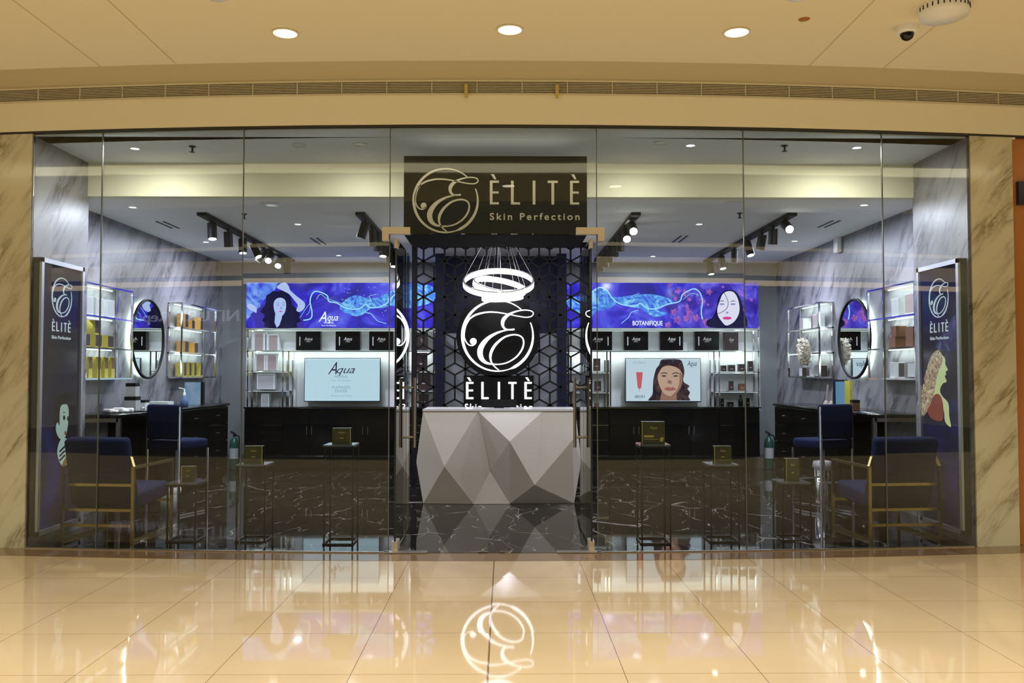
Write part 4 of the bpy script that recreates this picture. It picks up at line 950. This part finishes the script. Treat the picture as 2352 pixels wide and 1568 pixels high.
for side in (-1, 1):
    X = XL+.05 if side < 0 else XR-.05; y0, y1 = FY(3.5)+.04, YB-.17
    fr = LEFTW(X) if side < 0 else RIGHTW(X); S = (1, 0) if side < 0 else (-1, 0)
    g = thing('lightbox_poster', 'tall framed dark blue light box poster with white emblem on the %s marble wall' % ('left' if side < 0 else 'right'), 'poster', (X, (y0+y1)/2, .07))
    z0, z1 = .08, 2.20
    MB().box(X-side*.002, (XL if side < 0 else XR), y0, y1, z0, z1).build('backing', 'blackm', g, world=True)
    mb = MB(); w = .035
    for (ya, yb, za, zb_) in ((y0, y0+w, z0, z1), (y1-w, y1, z0, z1), (y0, y1, z0, z0+w), (y0, y1, z1-w, z1)): mb.box(X, X-side*.02, ya, yb, za, zb_)
    mb.build('frame', mat('aluminium_frame', (.6, .6, .66), .3, .7), g, world=True)
    mb = MB(); q = [(v, z) for v, z in ((y0+w, z0+w), (y1-w, z0+w), (y1-w, z1-w), (y0+w, z1-w))]
    uvp = lambda yy, zz: (yy*S[0], zz)
    mb.poly(fr, [uvp(*p) for p in q], 0, .003, 0)
    U = lambda pts: [fr.uv(atX(x, y, X)) for x, y in pts]
    yc = (y0+y1)/2; dS = -1 if side < 0 else 1
    emblem(mb, fr, uvp(yc, 1.90)[0], 1.92, .16, .003, .002, 1, .005)
    us = [uvp(yc, 0)[0]+d for d in (-.125, -.06, 0, .06, .125)]
    letters_fr = Fr(fr.p(0, 0, .003), fr.u, fr.v)
    letters(mb, letters_fr, us, 1.645, .075, .042, .002, 1); mb.text(fr, 'Skin Perfection', uvp(yc, 0)[0], 1.585, .038, .003, .002, 1, fit=.30)
    if side > 0:
        px_ = lambda L: U([(x, y) for x, y in L])
        mb.poly(fr, px_(crom([(2200, 720), (2195, 800), (2150, 800), (2170, 760)], 3, True)), .003, .0004, 6)
        mb.poly(fr, px_(crom([(2157, 811), (2171, 822), (2172, 836), (2178, 849), (2173, 853), (2174, 860), (2171, 864), (2175, 876), (2166, 881), (2160, 895), (2164, 908), (2179, 926), (2181, 955), (2185, 980), (2172, 968), (2168, 940), (2150, 925), (2140, 905), (2142, 870), (2138, 835), (2146, 817)], 4, True)), .003, .0008, 2)
        mb.poly(fr, px_(crom([(2163, 912), (2168, 940), (2164, 966), (2140, 960), (2130, 935), (2150, 905)], 4, True)), .003, .001, 3)
        mb.poly(fr, px_(crom([(2160, 806), (2150, 806), (2138, 822), (2126, 860), (2118, 900), (2110, 920), (2110, 945), (2122, 955), (2134, 935), (2146, 905), (2152, 870), (2158, 850), (2166, 828)], 4, True)), .003, .0014, 4)
    else:
        Q = lambda L: U([(50+x/3.92, 880+y/3.92) for x, y in L])
        mb.poly(fr, Q(crom([(290, 330), (300, 150), (360, 80), (440, 90), (470, 200), (480, 330), (490, 520), (400, 560), (300, 520)], 4, True)), .003, .0006, 5)
        mb.poly(fr, Q(crom([(338, 260), (352, 200), (400, 190), (418, 240), (416, 320), (406, 410), (388, 480), (352, 505), (318, 470), (302, 400), (318, 350), (335, 380)], 4, True)), .003, .001, 4)
        mb.poly(fr, Q(crom([(338, 520), (380, 490), (415, 520), (425, 600), (410, 700), (372, 755), (334, 700), (316, 615)], 4, True)), .003, .001, 4)
        for cx, cy_ in ((377, 310), (413, 318)): mb.poly(fr, Q(ell(cx, cy_, 10, 22)), .003, .0014, 5)
        mb.poly(fr, Q(ell(388, 448, 9, 20)), .003, .0014, 3); mb.poly(fr, Q([(362, 270), (378, 255), (390, 268), (378, 265)]), .003, .0014, 5)
        for yy in (600, 640, 680): mb.poly(fr, Q([(330, yy+12), (380, yy-40), (390, yy-30), (340, yy+22)]), .003, .0014, 5)
    mats = ['post', 'pink_', 'pskin', 'pskin2', 'phair', 'pdark', 'psmoke'] if side > 0 else ['post', 'pink_', 'pskin', 'pskin2', 'pgrey', 'pdark', 'psmoke']
    mb.build('poster_image', mats, g, world=True)

# ------------------------------------------------------------------ round mirrors with halo light
def rmirror(side):
    Xw = WL if side < 0 else WR; yc = 9.42 if side < 0 else 9.25; zc = 1.68; r = .43; n = -side
    g = thing('round_mirror', 'round black-framed backlit mirror on the %s marble wall' % ('left' if side < 0 else 'right'), 'mirror', (Xw, yc, zc))
    Rm = Matrix.Rotation(n*PI/2, 3, 'Y')
    x = n*.055
    MB().lathe([(0, 0), (r-.022, 0)], (x, 0, 0), 64, 0, Rm).build('glass', 'mirror', g)
    MB().lathe([(r-.022, -.012), (r-.022, .012), (r, .012), (r, -.012), (r-.022, -.012), (0, -.012)], (x, 0, 0), 64, 0, Rm).build('frame', 'blackm', g)
    MB().lathe([(.36, 0), (.40, 0), (.40, .012), (.36, .012), (.36, 0)], (n*.015, 0, 0), 48, 0, Rm).build('halo_light', emis_mat('halo_led', (.88, 1, .98), 15), g)
rmirror(-1); rmirror(1)

# ------------------------------------------------------------------ wall shelves on the side walls
LV = (2.125, 1.835, 1.545, 1.262)
def wall_shelf(side, y0, y1, lb):
    Xw = WL if side < 0 else WR; n = -side; D_ = .165
    g = thing('wall_shelf', lb, 'shelf', (Xw, y0, LV[-1]))
    L = y1-y0; mb = MB(); t = .018
    for y in (0, L):
        for x in (n*.012, n*D_): mb.bar((x, y, 0), (x, y, LV[0]-LV[-1]), t)
        for z in LV: mb.bar((0, y, z-LV[-1]), (n*D_, y, z-LV[-1]), t)
    mb.build('frame', 'chrome', g)
    for z in LV:
        z -= LV[-1]
        o = MB().box(0, n*(D_+.008), 0, L, z-.010, z+.006).build('shelf', 'chrome', g)
        if z > .01: MB().box(n*.05, n*.058, .05, L-.2, z-.016, z-.0105).build('led_strip', 'led', o)
    for z in LV[:-1]: lamp('shelf_light', 'AREA', (Xw+n*.06, (y0+y1)/2, z-.03), 1.6, (.9, 1, .97), .14, L-.2, (0, -side*math.radians(50), 0))
    return g
wall_shelf(-1, 7.62, 8.75, 'chrome wall shelf with gold cartons beside the left poster')
wall_shelf(-1, 10.1, 11.27, 'chrome wall shelf with orange cartons, beyond the left mirror')
wall_shelf(1, 7.62, 8.61, 'chrome wall shelf with brown cartons beside the right poster')
wall_shelf(1, 9.96, 11.05, 'chrome wall shelf with a cream paper flower, beyond the right mirror')
def sbox(side, y, lv, w, h, d, mats, lb, name='product_carton', top=0.0, lid=False):
    """a carton on a side-wall shelf; w along the wall, d out from it"""
    Xw = WL if side < 0 else WR; n = -side; x0 = Xw+n*.03; z = LV[lv]+.0065+top
    g = thing(name, lb, 'carton', (x0+n*d/2, y+w/2, z))
    MB().box(-d/2, d/2, -w/2, w/2, 0, h).build('carton', mats[0], g)
    if len(mats) > 1: MB().box(n*(d/2), n*(d/2+.001), -w/2+.004, w/2-.004, h*(.45 if lid else .08), h*.97).build('front_panel', mats[1], g)
    return g
# left near shelf
for k, (y, w) in enumerate(((7.95, .07), (8.12, .07), (8.27, .07), (8.41, .07))):
    sbox(-1, y, 3, w, .195, .09, ['goldbox', 'brownbox'], '%s tall gold and brown carton on the bottom shelf beside the left poster' % ('nearest', 'second', 'third', 'farthest')[k], lid=True)
sbox(-1, 7.84, 3, .07, .10, .09, ['whitebox', 'brownbox'], 'small white and brown carton next to the left poster frame', lid=True)
for k, y in enumerate((7.84, 8.02, 8.24, 8.42)):
    if k < 3: sbox(-1, (7.82, 8.05, 8.30)[k], 2, .13, .12, .10, ['goldbox', 'darkbox'], '%s low gold and black carton on the second shelf beside the left poster' % ('nearest', 'middle', 'farthest')[k])
sbox(-1, 8.06, 2, .12, .13, .09, ['goldbox', 'darkbox'], 'gold and black carton stacked on top of another, beside the left poster', top=.122)
for k, y in enumerate((7.85, 8.05, 8.28)):
    sbox(-1, y, 1, .15, .17, .10, ['whitebox', 'greybox'], '%s pale carton on the top shelf beside the left poster' % ('nearest', 'middle', 'farthest')[k])
# left far shelf
for lv, y, w, h, m, lb in ((1, 10.30, .10, .17, 'oranbox', 'tall orange carton, left one on the top shelf beyond the left mirror'), (1, 10.52, .10, .11, 'oranbox', 'low orange carton, middle one on the top shelf beyond the left mirror'), (1, 10.82, .09, .16, 'oranbox', 'tall orange carton, right one on the top shelf beyond the left mirror'),
                    (2, 10.30, .12, .14, 'oranbox', 'orange carton, left one on the middle shelf beyond the left mirror'), (2, 10.62, .12, .13, 'oranbox', 'orange carton, right one on the middle shelf beyond the left mirror'),
                    (3, 10.28, .07, .17, 'goldbox', 'gold carton, leftmost on the bottom shelf beyond the left mirror'), (3, 10.45, .07, .17, 'goldbox', 'gold carton, second on the bottom shelf beyond the left mirror'), (3, 10.62, .07, .17, 'goldbox', 'gold carton, third on the bottom shelf beyond the left mirror'), (3, 10.84, .07, .17, 'goldbox', 'gold carton, rightmost on the bottom shelf beyond the left mirror')):
    sbox(-1, y, lv, w, h, .10, [m, 'darkbox'], lb)
# right near shelf
for lv, y, w, h, ms, lb, tp in ((1, 7.72, .17, .19, ['whitebox', 'pinkbox'], 'white carton with brown print nearest to the right poster on the top shelf', 0), (1, 8.02, .15, .17, ['whitebox', 'greybox'], 'white carton on the top shelf, second from the right poster', 0),
                           (2, 7.74, .15, .18, ['brownbox'], 'large brown carton on the middle shelf next to the right poster', 0), (2, 8.10, .14, .10, ['brownbox'], 'low brown carton on the middle shelf, right of the right mirror', 0), (2, 8.08, .11, .10, ['brownbox'], 'brown carton stacked on another on the middle shelf, right of the right mirror', .102),
                           (3, 7.70, .16, .14, ['darkbox', 'greybox'], 'dark carton with silver front nearest to the right poster on the bottom shelf', 0), (3, 7.92, .12, .14, ['greybox', 'darkbox'], 'silver carton in the middle of the bottom shelf right of the right mirror', 0), (3, 8.12, .10, .15, ['bluecard' if 0 else 'whitebox', 'greybox'], 'pale silver carton on the bottom shelf closest to the right mirror', 0)):
    sbox(1, y, lv, w, h, .10, ms, lb, top=tp)
# right far shelf
for lv, y, w, h, ms, lb in ((1, 10.15, .13, .16, ['whitebox', 'pinkbox'], 'white carton, right one on the top shelf beyond the right mirror'), (1, 10.60, .13, .14, ['whitebox', 'pinkbox'], 'white carton, left one on the top shelf beyond the right mirror'),
                        (3, 10.10, .13, .13, ['darkbox', 'greybox'], 'dark carton, right one on the bottom shelf beyond the right mirror'), (3, 10.40, .10, .10, ['greybox', 'darkbox'], 'grey carton, middle one on the bottom shelf beyond the right mirror'), (3, 10.65, .12, .11, ['darkbox', 'greybox'], 'dark carton, left one on the bottom shelf beyond the right mirror')):
    sbox(1, y, lv, w, h, .10, ms, lb)
# paper flower
p = atX(1861, 806, WR-.2); mb = MB(); random.seed(3)
for k in range(90):
    ph = math.acos(1-1.2*(k+.5)/90); th = k*2.399; R_ = .165
    d = Vector((-math.cos(ph), math.sin(ph)*math.cos(th), math.sin(ph)*math.sin(th))); c = Vector((0, 0, 0))+d*R_*random.uniform(.75, 1)
    c.x *= .45; t1 = d.cross(Vector((0, .3, 1))).normalized(); t2 = d.cross(t1); sz = random.uniform(.035, .055)
    vs_ = []
    for j in range(7):
        a = -PI/2+PI*j/6; vs_.append(c+t1*sz*math.cos(a)*1.1+t2*sz*math.sin(a)+d*.02*math.cos(3*a))
    vs_.append(c-t1*.02-d*.015); vs2 = [v-d*.003 for v in vs_]
    n_ = len(vs_); mb.add(vs_+vs2, [list(range(n_)), [n_+i for i in range(n_)][::-1]]+[(i, n_+i, n_+(i+1) % n_, (i+1) % n_) for i in range(n_)])
o = mb.build('paper_flower', 'flower', origin=(0, 0, 0)); o.location = (WR-.265, p.y, p.z); tag(o, 'large ruffled cream paper flower on the wall shelf beyond the right mirror', 'paper flower')

# ------------------------------------------------------------------ side worktops with drawer cabinets
def side_counter(side):
    Xw = WL if side < 0 else WR; n = -side; sd = 'left' if side < 0 else 'right'
    xf = Xw+n*.48; y0, ym, y1 = 7.72, 8.62, 10.83 if side < 0 else 10.64; zt = .945
    tag(MB().rbox(min(Xw+n*.003, xf+n*.02), max(Xw+n*.003, xf+n*.02), y0, y1, zt-.03, zt, .005, 2).build('worktop', 'black'), 'long black gloss worktop along the %s marble wall' % sd, 'worktop')
    names = ('nearest', 'middle', 'farthest')
    for i in range(3):
        a = ym+(y1-ym)*i/3; b = ym+(y1-ym)*(i+1)/3-.004
        g = thing('drawer_cabinet', '%s black drawer cabinet under the %s worktop' % (names[i], sd), 'cabinet', (Xw+n*.24, (a+b)/2, .004))
        MB().box(Xw+n*.003, xf-n*.02, a, b, .05, zt-.031).build('body', 'black', g, world=True)
        MB().box(Xw+n*.003, xf-n*.06, a, b, .0045, .05).build('plinth', 'blackm', g, world=True)
        for j in range(4):
            z1 = zt-.04-.21*j; z0 = z1-.20
            if z0 < .06: z0 = .06
            o = MB().box(xf-n*.02, xf, a+.004, b-.004, z0, z1).build('drawer', 'black', g, world=True)
            c = (a+b)/2; zz = (z0+z1)/2; MB().cyl((xf, c, zz), (xf+n*.02, c, zz), .010, seg=12).build('knob', 'chrome', o, world=True)
            if j == 0: MB().box(xf-n*.001, xf+n*.003, a, b, z0-.008, z0-.002).build('trim_line', 'chrome', o, world=True)
    g = thing('desk_leg_frame', 'steel leg frame carrying the near end of the %s worktop' % sd, 'leg frame', (Xw+n*.24, y0+.2, .004))
    mb = MB()
    for x in (Xw+n*.05, xf-n*.03):
        mb.box(x-.018, x+.018, y0+.1, y0+.136, .0045, zt-.031)
    mb.box(Xw+n*.05, xf-n*.03, y0+.1, y0+.136, zt-.07, zt-.031); mb.build('frame', 'steel', g, world=True)
side_counter(-1); side_counter(1)
# things on the left worktop
ZT = .946
def onL(px, X=None, side=-1): # y of a point on the worktop at column px and distance X
    return X*F/(px-1159)
def jar(x, y, r, h, lb, lidm='blackm', bm_='greybox'):
    g = thing('jar', lb, 'jar', (x, y, ZT))
    MB().lathe([(0, 0), (r, 0), (r, h*.68), (0, h*.68)], (0, 0, 0), 20).build('body', bm_, g); MB().lathe([(0, h*.68), (r*1.04, h*.68), (r*1.04, h), (0, h)], (0, 0, 0), 20).build('lid', lidm, g)
def cbox(x, y, w, d, h, mats, lb, name='carton', cat='box', z=ZT, rz=0):
    g = thing(name, lb, cat, (x, y, z), rz); MB().box(-w/2, w/2, -d/2, d/2, 0, h*.75).build('body', mats[0], g); MB().box(-w/2-.001, w/2+.001, -d/2-.001, d/2+.001, h*.75, h).build('lid', mats[1], g); return g
X1 = -3.62
cbox(X1, onL(309, X1), .11, .11, .14, ['greybox', 'blackm'], 'grey box with black lid on the left worktop, lower of two stacked', 'gift_box')
cbox(X1, onL(309, X1), .095, .095, .13, ['greybox', 'blackm'], 'grey box with black lid stacked on top on the left worktop', 'gift_box', z=ZT+.141)
cbox(X1, onL(330, X1), .11, .11, .10, ['whitebox', 'blackm'], 'low white box with black lid on the left worktop beside the stack', 'gift_box')
cbox(-3.6, onL(372, -3.6), .22, .16, .07, ['whitebox', 'whitebox'], 'flat white box behind the back of the left bar stool', 'tissue_box')
g = thing('pump_bottle', 'blue pump bottle with white pump on the left worktop', 'bottle', (-3.52, onL(427, -3.52), ZT))
MB().lathe([(0, 0), (.04, 0), (.042, .06), (.03, .10), (.012, .12), (.012, .13), (0, .13)], (0, 0, 0), 20).build('bottle', mat('blue_bottle', (.10, .16, .35), .2), g)
MB().lathe([(.015, .12), (.015, .15), (.006, .155), (.006, .19), (0, .19)], (0, 0, 0), 12).bar((0, 0, .19), (-.06, 0, .205), .016, .012).build('pump', 'white', g)
xd, yd = -3.62, onL(448, -3.62)
g = thing('display_card', 'blue and white display card with black side at the far end of the left worktop', 'display card', (xd, yd, ZT))
MB().box(-.1, .12, -.01, .03, 0, .26).build('backing', 'blackm', g); MB().box(-.1, .085, -.012, -.01, 0, .26).build('print', banner_mat('blue_card_print', [(.3, srgb(95, 150, 190)), (.7, srgb(160, 175, 200))], 3, .7), g)
random.seed(11)
mb = MB(); 
for k in range(9):
    a, b, c = random.uniform(-.06, .06), random.uniform(-.08, .08), random.uniform(0.025, .05); mb.rbox(a-.05, a+.05, b-.03, b+.03, .001, c, .012, 2, mtx=Matrix.Rotation(random.uniform(-.5, .5), 4, 'Z'))
o = mb.build('tissue', 'white', origin=(0, 0, 0)); o.location = (-3.58, 8.13, ZT); tag(o, 'crumpled white tissue on the near end of the left worktop', 'tissue')
g = thing('makeup_tray', 'low black tray with small shiny tools on the left worktop', 'tray', (-3.50, 8.5, ZT)); MB().box(-.06, .06, -.15, .15, 0, .008).build('tray', 'black', g)
mb = MB(); [mb.cyl((random.uniform(-.05, .05), y_, .008), (random.uniform(-.05, .05), y_+.01, .035), .006, seg=6) for y_ in (-.12, -.07, -.02, .04, .09, .13)]; mb.build('tool', 'chrome', g)
# right worktop: open bottles pair, card, yellow card, brown bottle
for px, h, lb in ((1899, .24, 'tall pale pink applicator left of the other on the right worktop'), (1911, .21, 'pale pink applicator with bead tip on the right worktop')):
    X = 3.5; g = thing('applicator', lb, 'applicator', (X, onL(px, X), ZT)); MB().lathe([(0, 0), (.034, 0), (.036, .03), (.022, .055), (.012, .07), (0, .07)], (0, 0, 0), 16).build('cup', 'pinkbox', g); MB().bar((0, 0, .06), (.02, 0, h), .016, .012).build('stem', 'pinkbox', g)
X = 3.45; g = thing('display_card', 'upright pale blue display card on the right worktop', 'display card', (X, onL(1931, X), ZT)); MB().box(-.075, .075, -.01, .01, 0, .30).build('backing', 'navyw', g); MB().box(-.05, .06, -.012, -.01, .02, .28).build('print', 'bluecard', g)
X = 3.5; tag(MB().box(-.012, .012, -.07, .07, 0, .29).build('yellow_card', 'yellow'), 'narrow upright yellow card beside the pale blue display card', 'card'); bpy.data.objects['yellow_card'].location = (X, onL(1950, X), ZT)
cbox(3.5, onL(1965, 3.5), .07, .07, .10, ['brownbox', 'blackm'], 'small brown jar box with black top on the right worktop', 'gift_box')

# ------------------------------------------------------------------ fire extinguishers
def exting(px, lb):
    y = 11.9; x = atY(px, 1000, y).x
    g = thing('fire_extinguisher', lb, 'fire extinguisher', (x, y, .004))
    MB().lathe([(0, 0), (.058, 0), (.062, .01), (.062, .36), (.052, .40), (.025, .425), (.02, .45), (0, .45)], (0, 0, 0), 24).build('cylinder', 'green', g)
    MB().lathe([(.0628, .15), (.0628, .29)], (0, 0, 0), 24).build('label', 'tag', g)
    MB().cyl((0, 0, .44), (0, 0, .47), .016).bar((-.05, 0, .50), (.03, 0, .465), .015, .01).bar((-.05, 0, .52), (.02, 0, .48), .015, .01).build('valve', 'blackm', g)
    MB().sweep(crom([(.02, 0, .46), (.06, -.01, .45), (.078, -.01, .38), (.075, -.01, .2), (.072, -.01, .1)], 6), .009).build('hose', 'blackm', g)
exting(538, 'green fire extinguisher on the floor by the left end of the back cabinets'); exting(1766, 'green fire extinguisher on the floor by the right end of the back cabinets')

# ------------------------------------------------------------------ wire display pedestals with boxes
def pedestal(x0, y0, w, d, h, lb):
    g = thing('display_stand', lb, 'display stand', (x0+w/2, y0+d/2, .004)); t = .012
    for sx_ in (-1, 1):
        for sy_ in (-1, 1): MB().box(sx_*(w/2-t)+(-t/2 if sx_ < 0 else 0)-0, sx_*(w/2-t)+t/2+(t/2 if sx_ > 0 else 0), sy_*(d/2-t/2)-t/2, sy_*(d/2-t/2)+t/2, 0, h-.012).build('leg', 'blackm', g)
    mb = MB()
    for z in (.006, h-.02):
        for s in (-1, 1): mb.bar((-w/2, s*(d/2-t/2), z), (w/2, s*(d/2-t/2), z), t); mb.bar((s*(w/2-t/2), -d/2, z), (s*(w/2-t/2), d/2, z), t)
    mb.build('rail', 'blackm', g)
    MB().box(-w/2, w/2, -d/2, d/2, h-.012, h).build('top', mat('stone_top', (.10, .10, .11), .06), g)
    return g
def kit(mb, fr, x0, x1, z0, z1):
    w, h = x1-x0, z1-z0; c = (x0+x1)/2
    mb.text(fr, 'Aqua', c, z0+h*.68, h*.18, 0, .001, 0, shear=.35, fit=w*.34); mb.box(c-w*.10, c+w*.10, fr.o.y-.001, fr.o.y, z0+h*.36, z0+h*.40)
def kit2(mb, fr, x0, x1, z0, z1):
    w, h = x1-x0, z1-z0; c = (x0+x1)/2
    mb.text(fr, 'Aqua', c, z0+h*.68, h*.17, 0, .001, 0, shear=.35, fit=w*.34); mb.box(x0+w*.1, x0+w*.52, fr.o.y-.001, fr.o.y, z0+h*.30, z0+h*.39); mb.box(x0+w*.1, x0+w*.7, fr.o.y-.001, fr.o.y, z0+h*.2, z0+h*.22)
    mb.poly(fr, [(x0+w*.86+w*.08*math.cos(q)+w*.02*math.sin(q), z0+h*.2+h*.11*math.sin(q)) for q in [2*PI*k/16 for k in range(16)]], 0, .001)
PD = [(744, 6.70, .76, (763, 806, 983), kit, 'tallest black wire display stand left of the doorway'), (545, 6.80, .60, (560, 603, 1024), kit, 'middle-height black wire display stand in the left window'), (388, 6.82, .455, (416, 447, 1071), kit, 'lowest black wire display stand beside the left armchair'),
      (1470, 6.70, .76, (1474, 1527, 968), kit2, 'tallest black wire display stand right of the doorway'), (1628, 6.77, .60, (1640, 1680, 1024), kit, 'middle-height black wire display stand in the right window'), (1793, 6.82, .455, (1805, 1836, 1053), kit, 'lowest black wire display stand beside the right armchair')]
for px, y, h, (b0, b1, bt), dc, lb in PD:
    x0 = (px-1159)*y/F; pedestal(x0, y, .235, .25, h, lb)
    yb = y+.09; a, b = atY(b0, bt, yb), atY(b1, bt, yb); w = b.x-a.x; hh = a.z-h-.004
    g = thing('product_carton', 'dark gold printed carton on the '+lb, 'carton', ((a.x+b.x)/2, yb+.04, h+.004)); MB().box(a.x, b.x, yb, yb+.05, h+.0045, a.z).build('carton', 'olive', g, world=True)
    MB().box((b.x-.006 if px < 1150 and px > 400 else a.x), (b.x if px < 1150 and px > 400 else a.x+.006), yb-.001, yb+.051, h+.0048, a.z+.001).build('gold_edge', 'goldbox', g, world=True)
    mb = MB(); dc(mb, FRONT(yb), a.x, b.x, h+.004, a.z); mb.build('print', 'goldink', g, world=True)

# ------------------------------------------------------------------ armchairs
def armchair(x, y, rz, lb):
    g = thing('armchair', lb, 'armchair', (x, y, .004), rz); W_, D2 = .60, .62; t = .022
    fr_ = MB(); T_ = lambda: None
    hw = W_/2-t/2
    # rear frame: posts with inward-leaning top, four cross rails; front legs; arms; floor rails
    for s in (-1, 1):
        fr_.bar((s*hw, 0, 0), (s*hw, 0, .58), t); fr_.bar((s*hw, 0, .58), (s*(hw-.03), 0.01, .655), t)
        fr_.bar((s*hw, 0, .575), (s*hw, D2, .575), t); fr_.bar((s*hw, D2, 0), (s*hw, D2, .58), t); fr_.bar((s*hw, 0, .012), (s*hw, D2, .012), t)
        fr_.bar((s*(hw-.03), .01, .655), (s*(hw-.05), .18, .25), t)
    fr_.bar((-hw+.03, .01, .655), (hw-.03, .01, .655), t)
    for z in (.44, .245, .125): fr_.bar((-hw, 0 if z != .44 else .0, z), (hw, 0, z), t)
    fr_.bar((-hw, D2, .24), (hw, D2, .24), t)
    fr_.build('frame', 'gold', g)
    Rb = Matrix.Translation((0, .10, .28)) @ Matrix.Rotation(math.radians(13), 4, 'X')
    MB().rbox(-.255, .255, -.055, .055, 0, .54, .035, 4, mtx=Rb).build('back_cushion', 'navy', g)
    Rs = Matrix.Translation((0, .36, .31)) @ Matrix.Rotation(math.radians(5), 4, 'X')
    MB().rbox(-.265, .265, -.26, .27, -.06, .075, .035, 4, mtx=Rs).build('seat_cushion', 'navy', g)
    return g
armchair(-3.175, 6.86, math.radians(-6), 'navy velvet armchair with gold frame, seen from behind in the left window')
armchair(3.14, 6.84, math.radians(5), 'navy velvet armchair with gold frame, seen from behind in the right window')

# ------------------------------------------------------------------ bar stools
def stool(x, y, rz, lb):
    g = thing('bar_stool', lb, 'bar stool', (x, y, .004), rz); w = .185; t = .016
    mb = MB()
    for s in (-1, 1):
        mb.bar((s*w, -.18, 0), (s*w, -.18, 1.0), t); mb.bar((s*w, .20, 0), (s*w, .20, .60), t); mb.bar((s*w, -.18, .012), (s*w, .20, .012), t)
    for y_ in (-.18, .20): mb.bar((-w, y_, .30), (w, y_, .30), t)
    mb.bar((-w, -.18, .80), (w, -.18, .80), t*.6)
    mb.build('frame', 'chrome', g)
    MB().rbox(-.175, .175, -.17, .23, .60, .69, .03, 4).build('seat', 'navy', g)
    MB().rbox(-.19, .19, -.195, -.135, 0.70, 1.02, .022, 4).build('backrest', 'navy', g)
stool((412-1159)*8.25/F, 8.25, math.radians(-22), 'navy bar stool with chrome legs at the left worktop, back to the window')
stool((1890-1159)*8.25/F, 8.25, math.radians(22), 'navy bar stool with chrome legs at the right worktop, back to the window')
# white paper bags / bins
p = atZ(1895, 1150, 0)
g = thing('waste_bin', 'steel waste bin lined with a clear plastic bag near the right bar stool', 'bin', (3.19, 8.75, .004))
MB().lathe([(0, 0), (.075, 0), (.078, .01), (.08, .40), (.075, .40), (.072, .02)], (0, 0, 0), 24).build('bin', 'chrome', g)
mb = MB().lathe([(.079, .34), (.10, .38), (.088, .425), (.075, .43), (.07, .36)], (0, 0, 0), 13); mb.build('bag', 'bag', g)
g = thing('waste_bin', 'small pale waste bin beside the left bar stool legs', 'bin', ((397-1159)*8.3/F, 8.3, .004)); MB().lathe([(0, 0), (.08, 0), (.095, .22), (.09, .22), (.076, .01)], (0, 0, 0), 24).build('bin', 'greybox', g); MB().lathe([(.094, .17), (.105, .2), (.098, .235), (.085, .235)], (0, 0, 0), 11).build('bag', 'white', g)
GR = {'downlight': 'recessed downlights', 'track_light': 'ceiling tracks with spotlights', 'sprinkler': 'ceiling sprinklers', 'slot_diffuser': 'slot air diffusers', 'display_stand': 'wire display stands in the windows',
      'armchair': 'navy armchairs in the windows', 'bar_stool': 'bar stools at the side worktops', 'fire_extinguisher': 'green fire extinguishers', 'base_cabinet': 'black cabinets under the back shelves', 'drawer_cabinet': 'drawer cabinets under the side worktops',
      'wall_shelf': 'chrome wall shelves', 'round_mirror': 'round backlit mirrors', 'lightbox_poster': 'light box posters', 'product_carton': 'product cartons on shelves and stands', 'gift_box': 'small boxes on the side worktops', 'patch_fitting': 'glass patch fittings', 'floor_plate': 'floor spring plates', 'floor_latch': 'floor keeps in the doorway',
      'shelf_unit': 'chrome shelf units on the back wall', 'television': 'wall televisions', 'lightbox_banner': 'backlit banners', 'paper_strip': 'paper strips in the grille', 'applicator': 'pink applicators', 'column': 'navy columns behind the lattice', 'smoke_detector': 'detectors at the top edge', 'ceiling_speaker': 'round ceiling speakers', 'waste_bin': 'waste bins'}
for o in bpy.data.objects:
    b_ = o.name.split('.')[0]
    if o.parent is None and 'label' in o and 'group' not in o and b_ in GR: o['group'] = GR[b_]
print('objects', len(bpy.data.objects))
